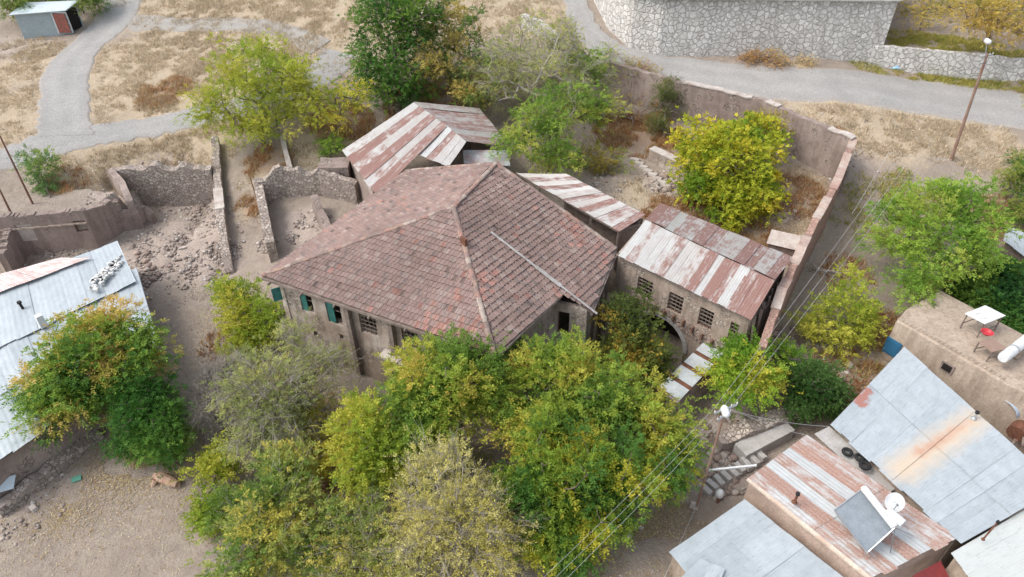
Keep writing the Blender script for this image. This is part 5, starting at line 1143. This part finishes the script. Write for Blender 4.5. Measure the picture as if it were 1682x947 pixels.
    if bare:
        M = len(T) * bare; st_ = np.repeat(T, bare, 0) + rs_.normal(0, sig * .4, (M, 3)); out = st_ - cc0; out /= np.linalg.norm(out, axis=1, keepdims=True) + 1e-9
        d = out + rs_.normal(0, .55, (M, 3)) + [0, 0, .25]; d /= np.linalg.norm(d, axis=1, keepdims=True); ln = (.5 + .9 * rs_.random(M))[:, None]
        a = st_ - d * ln * .4; m_ = a + d * ln * .5 + rs_.normal(0, .06, (M, 3)); e = m_ + (d + rs_.normal(0, .35, (M, 3))) * ln * .5; e2 = m_ + (d + rs_.normal(0, .55, (M, 3))) * ln * .4
        one = np.ones(M); VA, FA = tubes(a, m_, one * .013, one * .010, 3); VB, FB = tubes(m_, e, one * .010, one * .004, 3); VC, FC = tubes(m_, e2, one * .009, one * .004, 3)
        V = np.vstack([VA, VB, VC]); F = np.vstack([FA, FB + len(VA), FC + len(VA) + len(VB)]); quads_obj('twigs', V, F, None, twigm, root)
    if sprays:
        M = len(T) * sprays; pos = np.repeat(T, sprays, 0) + rs_.normal(0, sig, (M, 3)) * [1, 1, .75]; out = pos - np.repeat(T, sprays, 0); out2 = pos - cc0
        d = out / (np.linalg.norm(out, axis=1, keepdims=True) + .1) * .6 + out2 / (np.linalg.norm(out2, axis=1, keepdims=True) + .1) * .6 + rs_.normal(0, .45, (M, 3)) + [0, 0, .15]
        V = leaf_quads(pos, d, leaf, asp, spray, L); nl = M * L
        ca = np.array([c[:3] for c in cols]); pr = np.array([c[3] for c in cols], float); pr /= pr.sum(); cum = np.cumsum(pr)
        # colour choice by smooth noise over the crown + jitter
        sel = np.array([mnoise.noise((p[0] * .55 + TREES * 3, p[1] * .55, p[2] * .55)) for p in T]) * 1.1 + .5 + rs_.normal(0, .09, len(T))
        sel = np.repeat(sel, sprays) + rs_.normal(0, .06, M); ci = np.searchsorted(cum, np.clip(sel, 0, .999)); col = ca[ci] * (.85 + .3 * rs_.random((M, 1)))
        col = np.repeat(col, L, 0) * (.85 + .3 * rs_.random((nl, 1)))
        quads_obj('foliage', V, np.arange(nl * 4).reshape(-1, 4), col, leafm, root)
    return root
LIME = [(.19, .27, .03, 3), (.29, .33, .04, 4), (.38, .38, .06, 1.5)]
FRESH = [(.13, .24, .035, 3), (.22, .33, .05, 4), (.30, .36, .07, 1.5)]
DARK = [(.04, .11, .02, 3), (.08, .18, .03, 3), (.14, .24, .04, 2)]
YEL = [(.18, .25, .03, 2), (.36, .35, .04, 4), (.46, .38, .05, 2)]
MIX = [(.12, .21, .035, 3), (.21, .29, .04, 4), (.33, .34, .055, 2.2), (.40, .34, .07, .5)]
OLIVE = [(.20, .24, .08, 3), (.30, .34, .11, 3), (.38, .38, .12, 1.5)]
OCHRE = [(.20, .20, .05, 2), (.40, .32, .08, 4), (.48, .32, .10, 2)]

tree('ailanthus_tree', 'spreading lime green tree beside the left road', 'tree', [(420,140,9.5,82,.75),(350,175,9,45,.7),(480,120,9.5,50,.6),(400,85,10.5,42,.5),(415,205,7.5,55,.6),(495,170,8.5,48,.5)], LIME, 140, 17, base=(430,235), trunk=.22, sig=.5, spray=.45)
tree('small_tree', 'thin yellow green sapling leaning towards the rear rusty roof', 'tree', [(560,158,8.6,48,.35),(545,195,7.5,28,.4)], YEL, 26, 12, base=(560,245), trunk=.09, sig=.45)
tree('elm_tree', 'big dark green elm at the top centre', 'tree', [(645,70,11,82,1.05),(610,120,9,55,.9),(690,30,12,60,.9),(660,140,8.5,50,.9),(650,0,14,70,.8)], DARK, 210, 16, L=8, leaf=.14, asp=.6, spray=.3, base=(655,195), trunk=.28, sig=.5)
tree('autumn_tree', 'olive and orange mottled tree right of the big dark elm', 'tree', [(745,55,11,48,1.0),(755,110,9,50,.8),(720,100,10,38,.8),(800,130,8.5,42,.8),(775,150,8,40,.6)], [(.10, .17, .04, 3), (.30, .26, .08, 3), (.40, .34, .10, 2)], 110, 13, L=8, leaf=.15, asp=.6, base=(760,185), trunk=.18, bare=2)
tree('half_bare_tree', 'large half bare tree with grey twigs above the lean-to roof', 'tree', [(890,110,10,88,.85),(835,125,9.5,66,.8),(950,130,9,62,.8),(920,190,8,60,.7),(870,60,11,45,.7)], OLIVE + [(.20, .28, .04, 2)], 150, 10, L=8, leaf=.12, base=(920,250), trunk=.26, bare=16, bark=twigm, sig=.5)
tree('leafy_tree', 'bright green leafy tree overhanging the rear of the tiled roof', 'tree', [(885,220,8.2,58,.8),(845,235,8.4,36,.6),(920,255,6.9,46,.7),(985,175,8,42,.8),(960,110,9.5,36,.8),(930,170,9,46,.8)], [(.12, .21, .035, 3), (.21, .31, .05, 3), (.33, .36, .07, 2)], 130, 14, base=(900,280), trunk=.14)
tree('juniper_bush', 'narrow dark olive conifer below the upper road wall', 'bush', [(1092,165,6.6,32,1.3),(1085,205,5.6,30,.7),(1120,165,6.5,20,.9)], [(.09, .12, .035, 3), (.14, .17, .05, 2), (.22, .22, .07, 1)], 60, 26, L=6, leaf=.08, asp=.4, spray=.22, sig=.25, base=(1090,230), trunk=.12)
tree('sparse_shrub', 'sparse reddish shrub against the brown upper wall', 'shrub', [(1045,130,7,34,.8),(1020,180,6,30,.7),(1060,185,5.5,25,.7)], [(.34, .26, .07, 2), (.32, .14, .06, 2), (.25, .26, .06, 2)], 36, 5, L=6, leaf=.12, base=(1040,215), trunk=.08, bare=8)
tree('mulberry_tree', 'dense round yellow green tree in the walled garden', 'tree', [(1200,270,6.8,84,.72),(1165,230,7.6,50,.7),(1240,225,7.6,52,.7),(1150,300,5.8,45,.7),(1230,320,5.6,52,.7),(1195,335,5.3,42,.6)], [(.13, .22, .02, 2), (.30, .34, .03, 4), (.44, .40, .04, 3)], 210, 18, L=8, leaf=.15, asp=.65, spray=.3, base=(1205,345), trunk=.22, low=.15)
tree('thin_shrub', 'olive brown shrub behind the round yellow green tree', 'shrub', [(1255,200,8,32,.7),(1275,215,7,24,.7)], [(.20, .18, .05, 3), (.30, .26, .08, 2)], 26, 10, L=6, leaf=.12, asp=.6, base=(1262,235), trunk=.07, bare=3)
tree('walnut_tree', 'broad fresh green tree with open sprays right of the footpath', 'tree', [(1545,345,6.8,80,.5),(1480,360,6.2,50,.5),(1600,380,6.2,55,.5),(1530,420,5.2,62,.5),(1455,400,5.4,45,.5),(1510,465,4.3,50,.5),(1620,420,5,40,.5),(1585,330,7.2,50,.5)], FRESH, 120, 16, spray=.42, leaf=.16, base=(1545,470), trunk=.2, sig=.42, group=None)
tree('sapling_bush', 'lime and yellow bush on the brown slope left of the mud house', 'bush', [(1385,500,3.8,36,.6),(1350,530,3.2,38,.6),(1415,520,3.2,34,.6),(1400,560,2.6,28,.6),(1400,462,4.2,26,.5)], LIME, 52, 12, base=(1385,560), trunk=.07)
tree('gate_tree', 'bright green tree growing between canopy and streetlight pole', 'tree', [(1215,590,4,34,.8),(1205,620,3.4,36,.7),(1245,625,3.2,38,.7),(1200,570,4.5,22,.6),(1295,580,3,22,.7)], [(.12, .24, .025, 2), (.24, .36, .04, 3), (.38, .38, .05, 1)], 62, 14, base=(1225,660), trunk=.09)
tree('dark_shrub', 'dark green rounded shrub beside the big pale roof', 'shrub', [(1342,630,2.6,48,.8),(1325,655,2.0,36,.7),(1365,650,2.0,34,.7)], [(.035, .09, .02, 4), (.07, .14, .035, 3)], 90, 26, L=7, leaf=.08, asp=.6, spray=.2, sig=.28, base=(1345,685), trunk=.1, low=.05)
tree('mustard_tree', 'mustard yellow tree on the terrace at the top right', 'tree', [(1605,25,12.5,52,.6),(1660,40,12,48,.6),(1560,10,13,34,.5),(1640,0,13,50,.6)], OCHRE, 90, 14, L=7, base=(1620,75), trunk=.2, sig=.5)
tree('thin_shrub', 'brownish shrub at the corner of the big stone wall', 'shrub', [(1505,20,11.5,26,.8),(1530,5,11.5,30,.7)], OCHRE, 26, 7, base=(1510,50), trunk=.07, bare=4)
tree('edge_bush', 'green bush cut off by the right edge above the grey roof', 'bush', [(1675,300,5.8,26,.9),(1690,340,5.2,30,.8),(1670,265,6,16,.7)], [(.08, .17, .03, 3), (.20, .24, .05, 3)], 40, 14, base=(1680,345), trunk=.1)
tree('dark_vine', 'dark green vine thicket behind the mud roofed house', 'vine', [(1620,490,2.8,45,.4),(1670,510,2.8,45,.4),(1600,475,2.8,34,.4),(1655,460,3.2,38,.4),(1690,545,2.8,34,.4)], [(.025, .08, .02, 4), (.05, .13, .025, 3), (.10, .18, .03, 1)], 130, 20, L=7, leaf=.15, asp=.75, spray=.3, base=(1640,500), trunk=.08)
tree('courtyard_tree', 'dark olive tree with yellow tips in front of the arch', 'tree', [(1040,555,3.6,46,.8),(1020,520,4.4,28,.8),(1070,580,2.8,34,.7),(1005,590,2.4,36,.7),(1040,495,4.8,18,.9),(1060,610,2,32,.6)], [(.07, .10, .025, 3), (.12, .15, .03, 3), (.34, .27, .05, 1.5)], 90, 15, L=7, leaf=.13, asp=.6, spray=.28, base=(1045,615), trunk=.12, bare=1)
tree('ailanthus_tree', 'large yellow green tree crowding the front corner of the tiled house', 'tree', [(720,620,5.8,72,.8),(685,650,5.2,46,.8),(780,620,5.4,56,.7),(700,690,4.2,68,.7),(800,660,4.4,48,.7),(790,585,6.2,30,.5)], MIX, 170, 15, base=(720,720), trunk=.24, sig=.42)
tree('ailanthus_tree', 'yellow green tree left of the grey twiggy tree at bottom centre', 'tree', [(600,720,4.2,52,.9),(590,770,3.4,46,.8),(640,760,3.6,40,.8),(580,680,4.6,30,.7)], LIME, 72, 15, base=(600,800), trunk=.14, sig=.4)
tree('ailanthus_tree', 'widest green and yellow tree in front of the annex arch', 'tree', [(930,610,5.2,62,.7),(870,600,5.6,46,.6),(1000,650,4.6,66,.7),(930,680,4.8,74,.7),(1070,690,4.2,60,.7),(860,700,4.2,48,.7),(1110,720,3.4,42,.8)], MIX, 210, 15, base=(980,720), trunk=.26, sig=.42)
tree('ailanthus_tree', 'tall green tree standing lowest above the leaf strewn lane', 'tree', [(930,770,4.4,76,.9),(1020,770,4,62,.9),(870,800,3.6,50,.9),(960,840,2.8,62,.8),(1080,770,3,45,.9),(900,880,2.2,48,.7),(940,905,1.6,40,.6)], [(.06, .14, .025, 4), (.16, .24, .03, 3), (.34, .34, .04, 2)], 210, 15, base=(950,860), trunk=.22, sig=.4)
tree('half_bare_tree', 'pale yellow tree full of dry twigs at the bottom centre', 'tree', [(720,820,4.2,66,.8),(780,850,3.8,66,.8),(680,870,3.2,50,.8),(730,760,5,38,.8),(820,880,2.8,52,.7),(700,920,2.6,52,.7),(800,930,2.2,55,.7)], [(.40, .38, .10, 3), (.46, .43, .16, 3), (.26, .28, .07, 1.5)], 150, 11, L=7, leaf=.11, base=(745,890), trunk=.18, bare=13, bark=twigm, sig=.4)
tree('half_bare_tree', 'grey green half bare tree along the left of the tiled house', 'tree', [(440,610,5,42,.9),(420,660,4.4,55,.9),(470,640,4.6,38,.8),(430,720,3.6,52,.9),(390,640,4.2,42,.7),(490,600,4.2,30,.9),(485,548,4.4,30,.9),(530,590,4.0,28,.9)], OLIVE, 130, 9, L=8, leaf=.11, base=(440,740), trunk=.18, bare=16, bark=twigm, sig=.42)
tree('bare_bush', 'bare silvery bush between dark green tree and half bare tree', 'bush', [(350,670,2.4,36,.9),(340,640,2.8,28,.8),(365,620,3,30,.8)], OLIVE, 60, 0, base=(365,710), trunk=.08, bare=44, bark=twigm, sig=.3)
tree('lime_bush', 'lime green bush below the left corner of the tiled roof', 'bush', [(395,490,3.4,34,.8),(400,530,2.6,40,.8),(440,520,3,30,.8),(380,470,3.6,20,.8),(410,570,2.2,30,.8)], LIME, 62, 15, base=(405,565), trunk=.1)
tree('autumn_tree', 'green tree with orange patches overhanging the left white roof', 'tree', [(165,590,5,72,.8),(110,600,4.8,52,.8),(215,600,4.4,52,.8),(165,530,6,45,.7),(120,650,3.8,55,.8),(80,680,3.4,38,.7),(230,560,4.8,30,.7),(60,640,3.8,34,.7)], [(.07, .16, .03, 3), (.16, .26, .04, 3), (.36, .34, .07, 2), (.44, .33, .11, .7)], 190, 15, base=(165,700), trunk=.24, sig=.42)
tree('elm_tree', 'dark green dense tree just above the lying log', 'tree', [(250,690,3,50,.9),(235,655,3.6,40,.8),(270,720,2.2,42,.8),(225,720,2,36,.8)], [(.04, .12, .02, 4), (.08, .18, .03, 3), (.14, .24, .04, 1)], 110, 20, L=8, leaf=.11, asp=.5, spray=.3, base=(252,765), trunk=.16, low=.08)
tree('small_tree', 'bottom green and yellow tree left of the grey twiggy tree', 'tree', [(450,820,3.2,50,.8),(430,870,2.6,55,.8),(500,880,2.4,50,.8),(470,770,3.6,42,.8),(410,920,2.2,50,.8),(540,850,2.6,34,.8),(390,830,2,34,.8)], [(.12, .20, .04, 3), (.24, .29, .07, 3), (.40, .38, .08, 1.6)], 130, 10, base=(465,890), trunk=.15, bare=5, sig=.42)
tree('lime_bush', 'small lime bush at the left edge of the bottom thicket', 'bush', [(352,765,1.8,28,.8),(345,840,1.4,26,.7),(375,835,1.5,24,.7)], LIME, 34, 14, base=(355,800), trunk=.06)
tree('yellow_bush', 'small yellow tree in front of the grey house wall base', 'bush', [(510,680,2.4,26,.8),(480,665,2.8,24,.8),(530,720,1.8,26,.8),(510,760,2,28,.8)], YEL, 36, 12, base=(512,735), trunk=.07, bare=2)
tree('sapling', 'lone narrow green sapling by the left road', 'sapling', [(68,262,6.2,20,.9),(75,290,5.2,18,1.0),(82,312,4.6,13,.9)], [(.10, .19, .06, 3), (.20, .27, .07, 2)], 22, 12, L=10, spray=.5, base=(82,325), trunk=.05)
for k, (u, v, lb) in enumerate(((20, 8, 'leftmost green bush behind the tin shed'), (70, -5, 'green bush directly behind the tin shed roof'), (135, 0, 'green bush between tin shed and hill road'))):
    tree('green_bush', lb, 'bush', [(u,v,10.8,30,.8),(u+16,v-6,11,24,.8)], [(.08, .16, .03, 3), (.18, .24, .05, 3)], 40, 12, L=7, base=(u, v+20), trunk=.08, group='bushes behind the tin shed')
tree('thicket_tree', 'thin olive tree between the grey half bare tree and the lime tree', 'tree', [(520,640,3.6,40,.8),(550,600,4.0,30,.7),(480,720,2.8,42,.8),(540,690,2.6,34,.8)], [(.20, .22, .07, 3), (.30, .31, .09, 3), (.42, .38, .07, 1)], 60, 5, L=7, leaf=.11, base=(505,740), trunk=.1, bare=12)
tree('thicket_tree', 'low mixed tree at the bottom edge under the dry twig tree', 'tree', [(600,890,2.6,55,.7),(560,930,2.0,50,.7),(650,940,2.0,50,.6),(590,840,3.0,36,.7)], [(.18, .24, .05, 3), (.30, .31, .08, 3), (.42, .38, .09, 1)], 90, 10, L=7, leaf=.12, base=(600,930), trunk=.11, bare=8)
tree('thicket_tree', 'olive green tree top between the bare grey crown and the garden wall', 'tree', [(985,130,8.5,36,.8),(1000,90,9,30,.7),(830,90,10,40,.8),(930,60,11,40,.6)], [(.20, .25, .07, 3), (.30, .33, .09, 3), (.38, .36, .10, 1)], 80, 6, L=7, leaf=.12, base=(975,200), trunk=.12, bare=10)
tree('small_tree', 'little green sapling in the dry walled yard', 'sapling', [(543,240,5.6,13,1.0)], FRESH, 10, 10, base=(543,262), trunk=.04)
tree('dry_shrub', 'dry shrub with bare twigs by the garden steps', 'shrub', [(1000,270,4.8,26,.8),(970,255,5.2,22,.8)], [(.30, .26, .06, 2), (.20, .26, .04, 2)], 26, 8, base=(995,290), trunk=.06, bare=10)
tree('dry_shrub', 'thin shrubs lining the foot of the white retaining wall', 'shrub', [(1240,93,8.6,16,.5),(1275,97,8.5,16,.5),(1320,102,8.3,12,.4)], [(.36, .22, .09, 2), (.46, .34, .16, 2)], 22, 10, L=5, base=(1260,98), trunk=.04, bare=8)
print('objects', len(bpy.data.objects), 'polys', sum(len(m.polygons) for m in bpy.data.meshes))
